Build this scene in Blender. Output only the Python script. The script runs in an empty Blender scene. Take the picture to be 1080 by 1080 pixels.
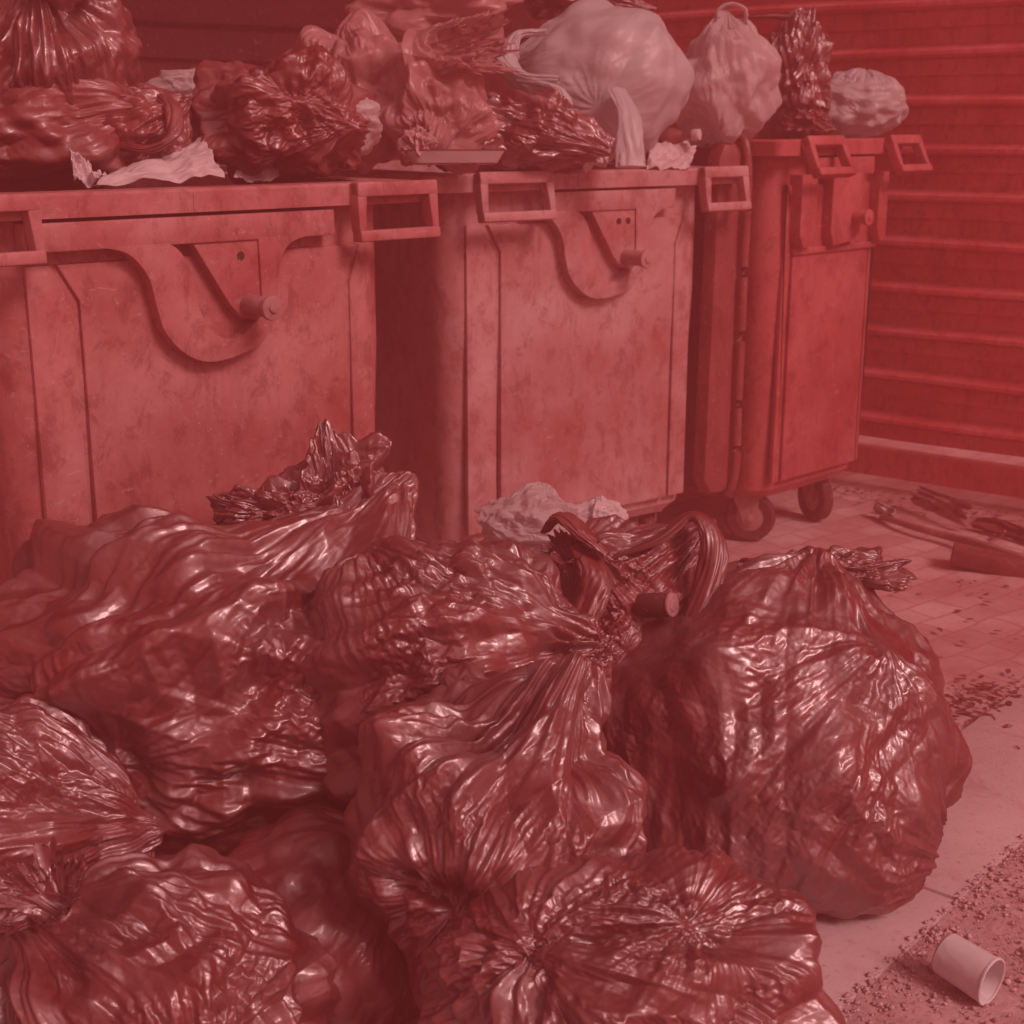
import bpy, bmesh, math, random
import numpy as np
from mathutils import Vector, Matrix

R = math.radians
scene = bpy.context.scene
col = scene.collection

# ------------------------------------------------------------------ camera
CAM_H = 1.30
FPX = 1500.0
TH = math.atan(410 / FPX)
cam_d = bpy.data.cameras.new('camera')
cam = bpy.data.objects.new('camera', cam_d)
col.objects.link(cam)
cam.location = (0, 0, CAM_H)
cam.rotation_euler = (math.pi / 2 - TH, 0, 0)
cam_d.sensor_width = 36
cam_d.lens = 36 * FPX / 1080
cam_d.clip_start = 0.05
cam_d.clip_end = 2000
cam_d.dof.use_dof = True
cam_d.dof.focus_distance = 2.45
cam_d.dof.aperture_fstop = 7.0
scene.camera = cam

# ------------------------------------------------------------------ light
SUN_DIR = Vector((0.67, -0.63, 0.80)).normalized()      # towards the sun
SUN_EL = math.asin(SUN_DIR.z)
SUN_AZ = math.atan2(SUN_DIR.x, SUN_DIR.y)
TINT = (1.0, 0.57, 0.56, 1)                             # light filtered to red, as in the picture
world = bpy.data.worlds.new('World')
scene.world = world
world.use_nodes = True
wn, wl = world.node_tree.nodes, world.node_tree.links
wn.clear()
sky = wn.new('ShaderNodeTexSky')
sky.sky_type = 'NISHITA'
sky.sun_disc = False
sky.sun_elevation = SUN_EL
sky.sun_rotation = SUN_AZ
sky.dust_density = 3.0
bw = wn.new('ShaderNodeRGBToBW')
mul = wn.new('ShaderNodeMix'); mul.data_type = 'RGBA'; mul.blend_type = 'MULTIPLY'
mul.inputs[0].default_value = 1.0
mul.inputs[7].default_value = TINT
bg = wn.new('ShaderNodeBackground')
bg.inputs['Strength'].default_value = 0.15
wo = wn.new('ShaderNodeOutputWorld')
wl.new(sky.outputs[0], bw.inputs[0])
wl.new(bw.outputs[0], mul.inputs[6])
wl.new(mul.outputs[2], bg.inputs['Color'])
wl.new(bg.outputs[0], wo.inputs['Surface'])

sun_d = bpy.data.lights.new('sun', 'SUN')
sun_d.energy = 3.0
sun_d.angle = R(16)
sun_d.color = (1.0, 0.58, 0.565)
sun = bpy.data.objects.new('sun', sun_d)
sun.rotation_euler = SUN_DIR.to_track_quat('Z', 'Y').to_euler()
col.objects.link(sun)

scene.view_settings.view_transform = 'Standard'
scene.view_settings.look = 'None'
scene.cycles.max_bounces = 7
scene.cycles.diffuse_bounces = 3
scene.cycles.glossy_bounces = 3
scene.cycles.volume_bounces = 1
scene.view_settings.gamma = 1.0
scene.view_settings.exposure = -0.36

# ------------------------------------------------------------------ helpers
CT, ST = math.cos(TH), math.sin(TH)
def at(u, v, t):
    """point seen at pixel (u, v) of the 1080 photo, t metres deep"""
    x = (u - 540) / FPX; y = (v - 540) / FPX
    return Vector((x * t, (CT - ST * y) * t, CAM_H + (-ST - CT * y) * t))
def ground_at(u, v, z=0.0):
    y = (v - 540) / FPX
    return at(u, v, (CAM_H - z) / (ST + CT * y))

def tag(o, label=None, cat=None, group=None, kind=None):
    if label: o['label'] = label
    if cat: o['category'] = cat
    if group: o['group'] = group
    if kind: o['kind'] = kind
    return o
def empty(name, loc=(0, 0, 0), rz=0):
    o = bpy.data.objects.new(name, None)
    o.empty_display_size = 0.1
    o.location = loc; o.rotation_euler = (0, 0, rz)
    col.objects.link(o)
    return o
def link_mesh(name, me, mat, parent=None, loc=None, smooth=True):
    o = bpy.data.objects.new(name, me)
    col.objects.link(o)
    if mat: me.materials.append(mat)
    if parent: o.parent = parent
    if loc is not None: o.location = loc
    if smooth and len(me.polygons):
        me.polygons.foreach_set('use_smooth', [True] * len(me.polygons))
    return o
def bm_obj(name, bm, mat, parent=None, loc=None, smooth=False, auto=True):
    bmesh.ops.recalc_face_normals(bm, faces=bm.faces)
    me = bpy.data.meshes.new(name)
    if auto:
        for f in bm.faces: f.smooth = True
        for e in bm.edges:
            if len(e.link_faces) == 2 and e.calc_face_angle(0) > R(32): e.smooth = False
    bm.to_mesh(me); bm.free()
    o = bpy.data.objects.new(name, me)
    col.objects.link(o)
    me.materials.append(mat)
    if parent: o.parent = parent
    if loc is not None: o.location = loc
    return o
def add_box(bm, x0, x1, y0, y1, z0, z1, bev=0.0, M=None):
    t = bmesh.new()
    bmesh.ops.create_cube(t, size=1)
    bmesh.ops.scale(t, vec=(x1 - x0, y1 - y0, z1 - z0), verts=t.verts)
    bmesh.ops.translate(t, vec=((x0 + x1) / 2, (y0 + y1) / 2, (z0 + z1) / 2), verts=t.verts)
    if bev:
        bmesh.ops.bevel(t, geom=t.edges[:], offset=bev, segments=2, profile=0.5, affect='EDGES')
    if M: bmesh.ops.transform(t, matrix=M, verts=t.verts)
    merge(bm, t)
def merge(bm, t):
    me = bpy.data.meshes.new('tmp'); t.to_mesh(me); t.free()
    bm.from_mesh(me); bpy.data.meshes.remove(me)
def add_prism(bm, pts, y0, y1, bev=0.0, M=None, holes=None):
    """outline in x,z extruded along y, front edge bevelled"""
    t = bmesh.new()
    f0 = [t.verts.new((x, y0, z)) for x, z in pts]
    f = t.faces.new(f0)
    r = bmesh.ops.extrude_face_region(t, geom=[f])
    nv = [g for g in r['geom'] if isinstance(g, bmesh.types.BMVert)]
    bmesh.ops.translate(t, vec=(0, y1 - y0, 0), verts=nv)
    t.edges.ensure_lookup_table()
    if bev:
        ed = [e for e in t.edges if abs(e.verts[0].co.y - y0) < 1e-6 and abs(e.verts[1].co.y - y0) < 1e-6]
        bmesh.ops.bevel(t, geom=ed, offset=bev, segments=2, profile=0.5, affect='EDGES', clamp_overlap=True)
    if M: bmesh.ops.transform(t, matrix=M, verts=t.verts)
    merge(bm, t)
def add_cyl(bm, p0, p1, r0, r1=None, seg=24, bev=0.0):
    p0, p1 = Vector(p0), Vector(p1)
    r1 = r0 if r1 is None else r1
    t = bmesh.new()
    L = (p1 - p0).length
    bmesh.ops.create_cone(t, cap_ends=True, segments=seg, radius1=r0, radius2=r1, depth=L)
    if bev:
        ed = [e for e in t.edges if abs(e.verts[0].co.z - e.verts[1].co.z) < 1e-6]
        bmesh.ops.bevel(t, geom=ed, offset=bev, segments=2, profile=0.5, affect='EDGES')
    M = Matrix.Translation((p0 + p1) / 2) @ (p1 - p0).to_track_quat('Z', 'Y').to_matrix().to_4x4()
    bmesh.ops.transform(t, matrix=M, verts=t.verts)
    merge(bm, t)
def catmull(pts, n=10):
    P = [Vector(p) for p in pts]
    P = [P[0] * 2 - P[1]] + P + [P[-1] * 2 - P[-2]]
    out = []
    for i in range(1, len(P) - 2):
        for k in range(n):
            t = k / n
            a, b, c, d = P[i - 1], P[i], P[i + 1], P[i + 2]
            out.append(0.5 * ((2 * b) + (c - a) * t + (2 * a - 5 * b + 4 * c - d) * t * t + (3 * b - a - 3 * c + d) * t ** 3))
    out.append(P[-2])
    return out
def add_tube(bm, pts, rad, seg=10, n=8):
    P = catmull(pts, n)
    rings = []
    for i, p in enumerate(P):
        d = (P[min(i + 1, len(P) - 1)] - P[max(i - 1, 0)]).normalized()
        q = d.to_track_quat('Z', 'Y')
        r = rad(i / (len(P) - 1)) if callable(rad) else rad
        rings.append([bm.verts.new(p + q @ Vector((math.cos(a) * r, math.sin(a) * r, 0))) for a in [2 * math.pi * k / seg for k in range(seg)]])
    for a, b in zip(rings, rings[1:]):
        for k in range(seg):
            bm.faces.new((a[k], a[(k + 1) % seg], b[(k + 1) % seg], b[k]))
    bm.faces.new(rings[0][::-1]); bm.faces.new(rings[-1])

# ---- numpy gradient noise
_rs = np.random.RandomState(7)
_perm = _rs.permutation(256).astype(np.int32)
_perm = np.concatenate([_perm, _perm, _perm])
_g = _rs.normal(size=(256, 3)); _g /= np.linalg.norm(_g, axis=1)[:, None]
_g = _g.astype(np.float32)
def noise(p, seed=0):
    p = np.asarray(p, np.float32) + np.float32(seed * 13.37)
    i = np.floor(p).astype(np.int32); f = p - i
    u = f * f * f * (f * (f * 6 - 15) + 10)
    i &= 255
    def h(dx, dy, dz):
        k = _perm[_perm[_perm[(i[:, 0] + dx) & 255] + ((i[:, 1] + dy) & 255)] + ((i[:, 2] + dz) & 255)]
        g = _g[k]
        return g[:, 0] * (f[:, 0] - dx) + g[:, 1] * (f[:, 1] - dy) + g[:, 2] * (f[:, 2] - dz)
    x00 = h(0, 0, 0) * (1 - u[:, 0]) + h(1, 0, 0) * u[:, 0]
    x10 = h(0, 1, 0) * (1 - u[:, 0]) + h(1, 1, 0) * u[:, 0]
    x01 = h(0, 0, 1) * (1 - u[:, 0]) + h(1, 0, 1) * u[:, 0]
    x11 = h(0, 1, 1) * (1 - u[:, 0]) + h(1, 1, 1) * u[:, 0]
    y0 = x00 * (1 - u[:, 1]) + x10 * u[:, 1]
    y1 = x01 * (1 - u[:, 1]) + x11 * u[:, 1]
    return (y0 * (1 - u[:, 2]) + y1 * u[:, 2]) * 1.6
def ridge(p, seed=0, k=1.0):
    return 1 - np.abs(noise(p, seed)) * 2.0 * k
def smooth(x, a, b):
    t = np.clip((x - a) / (b - a), 0, 1)
    return t * t * (3 - 2 * t)
def tri(x):
    return np.abs((x % 1.0) - 0.5) * 2
def folds(p, freq, seed, n=7):
    """crumpled film: straight creases in random directions, each in its own patches"""
    rs = np.random.RandomState(seed)
    warp = np.stack([noise(p * freq * 0.35, seed + k) for k in range(3)], 1) * 0.55 / freq
    q = p + warp
    out = np.zeros(len(p), np.float32)
    for k in range(n):
        d = rs.normal(size=3); d /= np.linalg.norm(d)
        f = freq * rs.uniform(0.6, 1.9)
        m = smooth(noise(q * freq * 0.45, seed * 3 + k + 11), -0.05, 0.35)
        out += m * (tri(q @ d * f + rs.uniform()) - 0.5) / (f / freq)
    return out
_ico = {}
def ico(sub):
    if sub not in _ico:
        bm = bmesh.new()
        bmesh.ops.create_icosphere(bm, subdivisions=sub, radius=1.0)
        v = np.array([x.co[:] for x in bm.verts], np.float32)
        f = np.array([[x.index for x in q.verts] for q in bm.faces], np.int32)
        bm.free()
        _ico[sub] = (v / np.linalg.norm(v, axis=1)[:, None], f)
    return _ico[sub]
def mesh_from(name, V, F):
    me = bpy.data.meshes.new(name)
    n = F.shape[1]
    me.vertices.add(len(V)); me.vertices.foreach_set('co', V.astype(np.float32).ravel())
    me.loops.add(F.size); me.loops.foreach_set('vertex_index', F.astype(np.int32).ravel())
    me.polygons.add(len(F)); me.polygons.foreach_set('loop_start', np.arange(0, F.size, n, dtype=np.int32))
    me.update(calc_edges=True)
    me.validate()
    return me
def grid_faces(nu, nv, wrap=False):
    """vertex index = i*nv + j, i along u"""
    I = np.arange(nu if wrap else nu - 1); J = np.arange(nv - 1)
    a, b = np.meshgrid(I, J, indexing='ij'); a = a.ravel(); b = b.ravel()
    a2 = (a + 1) % nu
    return np.stack([a * nv + b, a2 * nv + b, a2 * nv + b + 1, a * nv + b + 1], 1)

def pleat_field(d, k, a, F, reach, seed, stretch=0.6):
    """streaks radiating from direction k over the unit sphere d"""
    k = np.asarray(k, np.float32)
    h = np.array([0, 0, 1.0]) if abs(k[2]) < 0.9 else np.array([1.0, 0, 0])
    e1 = np.cross(k, h); e1 /= np.linalg.norm(e1); e2 = np.cross(k, e1)
    x, y = d @ e1, d @ e2
    l = np.sqrt(x * x + y * y) + 1e-6
    cx, sy = x / l, y / l
    out = 0
    for i, (f, w) in enumerate(((F, 1.0), (F * 2.1, 0.5), (F * 4.3, 0.22))):
        q = np.stack([cx * f, sy * f, a * stretch * (1 + i) + 0 * a], 1)
        out = out + w * (ridge(q, seed + i) - 0.45)
    return out

# ---- thin film buckling over a form: multi-resolution position-based cloth on a geodesic sphere
_geo = []
def geo(level):
    """(dirs, faces, edges, parents-of-new-verts) of geodesic level"""
    while len(_geo) <= level:
        if not _geo:
            bm = bmesh.new(); bmesh.ops.create_icosphere(bm, subdivisions=1, radius=1.0)
            v = np.array([x.co[:] for x in bm.verts], np.float32); v /= np.linalg.norm(v, axis=1)[:, None]
            f = np.array([[x.index for x in q.verts] for q in bm.faces], np.int64); bm.free()
            par = None
        else:
            v0, f0, e0, _ = _geo[-1]
            n = len(v0)
            key = e0[:, 0] * n + e0[:, 1]
            order = np.argsort(key); ks = key[order]
            def mid(a, b):
                lo, hi = np.minimum(a, b), np.maximum(a, b)
                return n + order[np.searchsorted(ks, lo * n + hi)]
            m01, m12, m20 = mid(f0[:, 0], f0[:, 1]), mid(f0[:, 1], f0[:, 2]), mid(f0[:, 2], f0[:, 0])
            f = np.concatenate([np.stack(x, 1) for x in ((f0[:, 0], m01, m20), (f0[:, 1], m12, m01), (f0[:, 2], m20, m12), (m01, m12, m20))])
            nv_ = v0[e0[:, 0]] + v0[e0[:, 1]]; nv_ /= np.linalg.norm(nv_, axis=1)[:, None]
            v = np.concatenate([v0, nv_]).astype(np.float32); par = e0
        e = np.concatenate([f[:, [0, 1]], f[:, [1, 2]], f[:, [2, 0]]]); e.sort(axis=1)
        e = np.unique(e, axis=0)
        _geo.append((v, f, e, par))
    return _geo[level]
def scat(n, idx, w):
    return np.stack([np.bincount(idx, weights=w[:, k], minlength=n) for k in range(3)], 1).astype(np.float32)
def vnormals(X, F):
    fn = np.cross(X[F[:, 1]] - X[F[:, 0]], X[F[:, 2]] - X[F[:, 0]])
    N_ = sum(scat(len(X), F[:, k], fn) for k in range(3))
    return N_ / (np.linalg.norm(N_, axis=1)[:, None] + 1e-12)
def unit(v):
    v = np.array(v, np.float32); return v / np.linalg.norm(v)
def bag_mesh(name, radii, knot=(0, 0, 1), neck=0.35, pinch=0.75, pleat=0.05, F=5.0, reach=1.3, tens=(), crumple=0.03,
             cfreq=4.0, lump=0.12, sub=7, seed=1, sag=0.0, fine=1.0, ex=(0.015, 0.05, 0.11, 0.16, 0.19), iters=(60, 50, 36, 20, 9), first=3, iso=1.0, facet=1.0):
    """film of a bag: a knotted lumpy form, its skin longer than the form so that it buckles into folds"""
    k = unit(knot); radii = np.array(radii, np.float32)
    T = [(unit(t[0]), t[1], t[2], t[3]) for t in tens]
    def form(d):
        a = np.arccos(np.clip(d @ k, -1, 1))
        lum = noise(d * 1.5, seed) + 0.5 * noise(d * 3.1, seed + 5)
        flat = d * (1 + lump * lum)[:, None]
        s = 1 - smooth(a, 0.0, 0.95)
        along = flat @ k; lat = flat - along[:, None] * k
        b = lat * (1 - pinch * s ** 1.3)[:, None] + (along + neck * s ** 2.2)[:, None] * k
        env = smooth(a, 0.02, 0.35) * (1 - smooth(a, reach * 0.5, reach))
        disp = pleat * 0.62 * (0.35 + 0.9 * smooth(noise(d * 2.0, seed + 79), -0.2, 0.3)) * env * pleat_field(d, k, a, F * 0.62, reach, seed + 20)
        for i, (tk, amp, f, rc) in enumerate(T):
            at_ = np.arccos(np.clip(d @ tk, -1, 1))
            e_ = smooth(at_, 0.0, 0.15) * (1 - smooth(at_, rc * 0.3, rc))
            disp = disp + 0.6 * amp * e_ * pleat_field(d, tk, at_, f * 0.6, rc, seed + 40 + 7 * i) - amp * 1.3 * np.exp(-(at_ / 0.25) ** 2)
        disp = disp + facet * crumple * 2.7 * (folds(d, cfreq * 0.5, seed + 3) + 0.35 * folds(d, cfreq * 1.2, seed + 33))
        b = (b + d * disp[:, None]) * radii
        if sag:
            w = 1 + sag * smooth(-b[:, 2] / radii[2], -0.2, 0.9); b[:, 0] *= w; b[:, 1] *= w
        return b.astype(np.float32), (flat * radii).astype(np.float32)
    R0 = float(radii.mean())
    X = None
    for li, L in enumerate(range(first, first + 5)):
        if L > min(7, sub): break
        d, Fc, Ed, par = geo(L)
        B, U = form(d)
        n = len(d)
        h = R0 * 1.1 * 0.6 / (2 ** L)
        if X is None:
            X = B + d * (noise(d * 9, seed + 90) * h * 0.5)[:, None]
        else:
            old = len(X)
            off = X - Bp
            X = B.copy(); X[:old] += off
            X[old:] += 0.5 * (off[par[:, 0]] + off[par[:, 1]])
            X += d * (noise(d * 5 * 2 ** (li + 1), seed + 90 + li) * h * 0.35)[:, None]
        Bp = B
        i, j = Ed[:, 0], Ed[:, 1]
        eb = B[j] - B[i]; lb = np.linalg.norm(eb, axis=1) + 1e-9
        lu = np.linalg.norm(U[j] - U[i], axis=1)
        dm = 0.5 * (d[i] + d[j]); t = (d[j] - d[i]); t /= np.linalg.norm(t, axis=1)[:, None]
        # streaks: extra width across the pull lines only
        an = 0
        for tk, rc, w in [(k, reach, 1.0)] + [(t_[0], t_[3], t_[1] / 0.05) for t_ in T]:
            al = np.arccos(np.clip(dm @ tk, -1, 1))
            s_ = tk - dm * (dm @ tk)[:, None]; s_ /= (np.linalg.norm(s_, axis=1)[:, None] + 1e-6)
            across = 1 - (t * s_).sum(1) ** 2
            an = np.maximum(an, np.minimum(w, 1.3) * (1 - smooth(al, rc * 0.4, rc * 1.15)) * across + 0 * al)
            if w == 1.0: amask = 0
            amask = np.maximum(amask, np.minimum(w, 1) * (1 - smooth(al, rc * 0.4, rc * 1.15)))
        iso_m = 0.06 + 1.05 * smooth(noise(dm * 2.1, seed + 77), -0.15, 0.35)
        cs = (crumple / 0.03) ** 0.5
        e = ex[li] * cs; ei = (0.11, 0.135, 0.15, 0.175, 0.20)[li] * cs * iso
        exc = ei * (0.9 * iso_m * (1 - 0.75 * amask)) + 1.75 * e * an * (0.15 + 1.0 * smooth(noise(dm * 2.3, seed + 78), -0.2, 0.25))
        rest = lb * (1 + exc)
        rest = np.minimum(np.maximum(rest, np.minimum(lu, lb * (1 + 3.5 * e))), lb * 1.6).astype(np.float32)
        deg = np.bincount(np.concatenate([i, j]), minlength=n).astype(np.float32)[:, None]
        idx = np.concatenate([i, j])
        for it in range(iters[li]):
            D = X[j] - X[i]; ln = np.linalg.norm(D, axis=1)[:, None]
            # length
            c = D * (0.5 * (ln - rest[:, None]) / (ln + 1e-9))
            mv = scat(n, idx, np.concatenate([c, -c])) / deg * 2.6
            X = X + mv
            # bending
            if it % 2 == 0:
                D = X[j] - X[i]
                lap = scat(n, idx, np.concatenate([D, -D])) / deg
                lapm = (0.07, 0.09, 0.11, 0.11, 0.10)[li]
                X = X + lapm * lap
            X = X + 0.02 * (B - X)
    return X, Fc

def make_bag(name, loc, mat, label, cat, group, floor=None, parent=None, **kw):
    V, F = bag_mesh(name, **kw)
    loc = np.array(loc, np.float32)
    if floor is not None:
        z = V[:, 2] + loc[2]
        low = z < floor + 0.035
        n = noise(V * 25, 3) * 0.004
        zz = np.where(low, floor + 0.004 + 0.031 * np.exp((z - floor - 0.035) / 0.05) + n * 0.5, z)
        V[:, 2] = zz - loc[2]
    me = mesh_from(name, V, F)
    o = link_mesh(name, me, mat, parent, loc)
    tag(o, label, cat, group)
    return o

def tuft(name, parent, mat, origin, axis, r0=0.015, r1=0.09, h=0.09, F=3.0, seed=0, nu=260, nv=60, squash=1.0, back=0.03, lean=None, ragged=0.22):
    """gathered film flaring out of a tied neck"""
    axis = Vector(axis).normalized()
    q = axis.to_track_quat('Z', 'Y').to_matrix()
    th = np.linspace(0, 2 * np.pi, nu, endpoint=False); v = np.linspace(0, 1, nv)
    T, Vv = np.meshgrid(th, v, indexing='ij'); T = T.ravel(); Vv = Vv.ravel()
    c, s = np.cos(T), np.sin(T)
    edge = 1 + ragged * noise(np.stack([c * 1.7, s * 1.7, 0 * c], 1), seed + 9) + 0.3 * ragged * noise(np.stack([c * 7, s * 7, 0 * c], 1), seed + 8)
    ruf = 0.8 * (ridge(np.stack([c * F * .7, s * F * .7, Vv * 0.8], 1), seed) - 0.4) + 0.22 * (ridge(np.stack([c * F * 1.8, s * F * 1.8, Vv * 1.5], 1), seed + 1) - 0.4)
    p3 = np.stack([c * Vv * 2, s * Vv * 2, Vv * 2], 1).astype(np.float32)
    cr = folds(p3, 2.2, seed + 4) * 0.22 + folds(p3, 5.5, seed + 5) * 0.09
    rad = r0 + (r1 - r0) * Vv ** 1.1 * edge
    rad = rad * (1 + 0.5 * ruf * np.sqrt(Vv)) + cr * r1 * Vv
    z = -back * (1 - Vv) ** 2 * 0 + h * Vv * edge * (1 + 0.30 * noise(np.stack([c * 2, s * 2, Vv], 1), seed + 2)) + cr * h * Vv - back
    # waist at the tie
    rad = np.where(Vv < 0.1, rad + (0.1 - Vv) * r0 * 3, rad)
    P = np.stack([c * rad, s * rad * squash, z], 1)
    if lean is not None:
        P = P + np.outer(Vv ** 1.6, np.array(q.inverted() @ Vector(lean)))
    P = P @ np.array(q, np.float32).T + np.array(origin)
    me = mesh_from(name, P, grid_faces(nu, nv, True))
    o = link_mesh(name, me, mat, parent)
    return o
def strap(name, parent, mat, pts, width, thick=0.25, F=2.5, seed=0, seg=56, n=26, pleat=0.35, up=(0, 0, 1)):
    """pleated twist of film following a path: a carrier-bag handle"""
    P = catmull(pts, n)
    m = len(P)
    rows = []
    for i, p in enumerate(P):
        d = (P[min(i + 1, m - 1)] - P[max(i - 1, 0)]).normalized()
        side = d.cross(Vector(up)).normalized(); nn = side.cross(d)
        s = i / (m - 1)
        w = width(s) if callable(width) else width
        rows.append((np.array(p), np.array(side), np.array(nn), w, s))
    th = np.linspace(0, 2 * np.pi, seg, endpoint=False)
    V = []
    for p, sd, nn, w, s in rows:
        c, sn = np.cos(th), np.sin(th)
        q = np.stack([c * F, sn * F, np.full(seg, s * 2.2)], 1)
        r = 1 + pleat * (ridge(q, seed) - 0.5) + 0.4 * pleat * (ridge(q * np.array([2.3, 2.3, 3.0]), seed + 2) - 0.5)
        V.append(p + np.outer(c * r * w, sd) + np.outer(sn * r * w * thick, nn))
    V = np.concatenate(V)
    F_ = grid_faces(m, seg)
    J = np.arange(m - 1)
    close = np.stack([J * seg + seg - 1, (J + 1) * seg + seg - 1, (J + 1) * seg, J * seg], 1)
    me = mesh_from(name, V, np.concatenate([F_, close]))
    return link_mesh(name, me, mat, parent)

# ------------------------------------------------------------------ materials
def new_mat(name):
    m = bpy.data.materials.new(name); m.use_nodes = True
    n, l = m.node_tree.nodes, m.node_tree.links
    b = n['Principled BSDF']
    return m, n, l, b
def mixrgb(n, l, fac, a, b_):
    x = n.new('ShaderNodeMix'); x.data_type = 'RGBA'
    if hasattr(fac, 'is_output'): l.new(fac, x.inputs[0])
    else: x.inputs[0].default_value = fac
    for s, i in ((a, 6), (b_, 7)):
        if hasattr(s, 'is_output'): l.new(s, x.inputs[i])
        else: x.inputs[i].default_value = (*s, 1)
    return x.outputs[2]
def noise_tex(n, l, scale, detail=6, rough=0.6, coord='Object', vec_scale=None, dist=0.0):
    tc = n.new('ShaderNodeTexCoord')
    t = n.new('ShaderNodeTexNoise')
    t.inputs['Scale'].default_value = scale; t.inputs['Detail'].default_value = detail
    t.inputs['Roughness'].default_value = rough; t.inputs['Distortion'].default_value = dist
    if vec_scale:
        mp = n.new('ShaderNodeMapping'); mp.inputs['Scale'].default_value = vec_scale
        l.new(tc.outputs[coord], mp.inputs[0]); l.new(mp.outputs[0], t.inputs[0])
    else:
        l.new(tc.outputs[coord], t.inputs[0])
    return t.outputs[0]
def ramp(n, l, src, a, b_, ca=0.0, cb=1.0):
    r = n.new('ShaderNodeMapRange'); r.clamp = True
    r.inputs[1].default_value = a; r.inputs[2].default_value = b_
    r.inputs[3].default_value = ca; r.inputs[4].default_value = cb
    l.new(src, r.inputs[0])
    return r.outputs[0]
def bump(n, l, b, h, strength, dist=0.005, prev=None):
    x = n.new('ShaderNodeBump'); x.inputs['Strength'].default_value = strength; x.inputs['Distance'].default_value = dist
    l.new(h, x.inputs['Height'])
    if prev: l.new(prev, x.inputs['Normal'])
    l.new(x.outputs[0], b.inputs['Normal'])
    return x.outputs[0]

def film_mat(name, c1, c2, rough=0.24, ior=1.75, coat=0.6, bscale=60, bs=0.25):
    m, n, l, b = new_mat(name)
    f = noise_tex(n, l, 7, 5)
    l.new(mixrgb(n, l, ramp(n, l, f, 0.35, 0.7), c1, c2), b.inputs['Base Color'])
    l.new(ramp(n, l, noise_tex(n, l, 11, 6), 0.3, 0.75, rough * 0.7, rough * 1.7), b.inputs['Roughness'])
    b.inputs['IOR'].default_value = ior
    b.inputs['Coat Weight'].default_value = coat
    b.inputs['Coat Roughness'].default_value = 0.15
    b.inputs['Coat IOR'].default_value = 1.7
    vo = n.new('ShaderNodeTexVoronoi'); vo.feature = 'F1'; vo.inputs['Scale'].default_value = bscale
    tc = n.new('ShaderNodeTexCoord')
    nz = n.new('ShaderNodeTexNoise'); nz.inputs['Scale'].default_value = 12
    l.new(tc.outputs['Object'], nz.inputs[0])
    va = n.new('ShaderNodeVectorMath'); va.operation = 'MULTIPLY_ADD'
    va.inputs[1].default_value = (0.09,) * 3
    l.new(nz.outputs[1], va.inputs[0]); l.new(tc.outputs['Object'], va.inputs[2])
    l.new(va.outputs[0], vo.inputs['Vector'])
    p = bump(n, l, b, vo.outputs['Distance'], bs, 0.004)
    bump(n, l, b, noise_tex(n, l, 28, 6, 0.55, dist=1.2), bs * 1.0, 0.006, p)
    return m
M_BLACK = film_mat('black_film', (0.13, 0.011, 0.011), (0.20, 0.018, 0.018), rough=0.46, ior=2.3, coat=0.45, bs=0.16)
M_BLACK2 = film_mat('dull_black_film', (0.15, 0.012, 0.012), (0.22, 0.020, 0.020), rough=0.50, ior=2.1, coat=0.25, bs=0.16)
M_GREY = film_mat('grey_film', (0.22, 0.10, 0.10), (0.33, 0.18, 0.18), rough=0.3)

def soft_film(name, color, trans=0.35, clear=0.0, rough=0.4):
    """thin pale carrier-bag film: diffuse + translucent + optional see-through"""
    m, n, l, b = new_mat(name)
    b.inputs['Base Color'].default_value = (*color, 1)
    f = noise_tex(n, l, 9, 6)
    l.new(mixrgb(n, l, ramp(n, l, f, 0.35, 0.7), tuple(c * 0.86 for c in color), color), b.inputs['Base Color'])
    b.inputs['Roughness'].default_value = rough
    b.inputs['Specular IOR Level'].default_value = 0.6
    nb = bump(n, l, b, noise_tex(n, l, 22, 6, 0.5, dist=1.0), 0.3, 0.006)
    tr = n.new('ShaderNodeBsdfTranslucent'); tr.inputs[0].default_value = (*color, 1)
    mx = n.new('ShaderNodeMixShader'); mx.inputs[0].default_value = trans
    out = n['Material Output']
    l.new(b.outputs[0], mx.inputs[1]); l.new(tr.outputs[0], mx.inputs[2])
    if clear:
        tp = n.new('ShaderNodeBsdfTransparent')
        m2 = n.new('ShaderNodeMixShader')
        l.new(ramp(n, l, noise_tex(n, l, 6, 4), 0.3, 0.7, clear * 0.4, clear), m2.inputs[0])
        l.new(mx.outputs[0], m2.inputs[1]); l.new(tp.outputs[0], m2.inputs[2])
        l.new(m2.outputs[0], out.inputs[0])
    else:
        l.new(mx.outputs[0], out.inputs[0])
    return m
M_WHITE = soft_film('white_film', (0.70, 0.66, 0.66), 0.35)
M_MILKY = soft_film('milky_film', (0.78, 0.66, 0.66), 0.45, 0.12)
M_CLEAR = soft_film('clear_film', (0.66, 0.34, 0.34), 0.35, 0.2, 0.3)
M_PAPER = soft_film('paper', (0.72, 0.60, 0.60), 0.1, 0, 0.7)
M_CUP = soft_film('cup_board', (0.80, 0.78, 0.78), 0.05, 0, 0.6)

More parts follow.
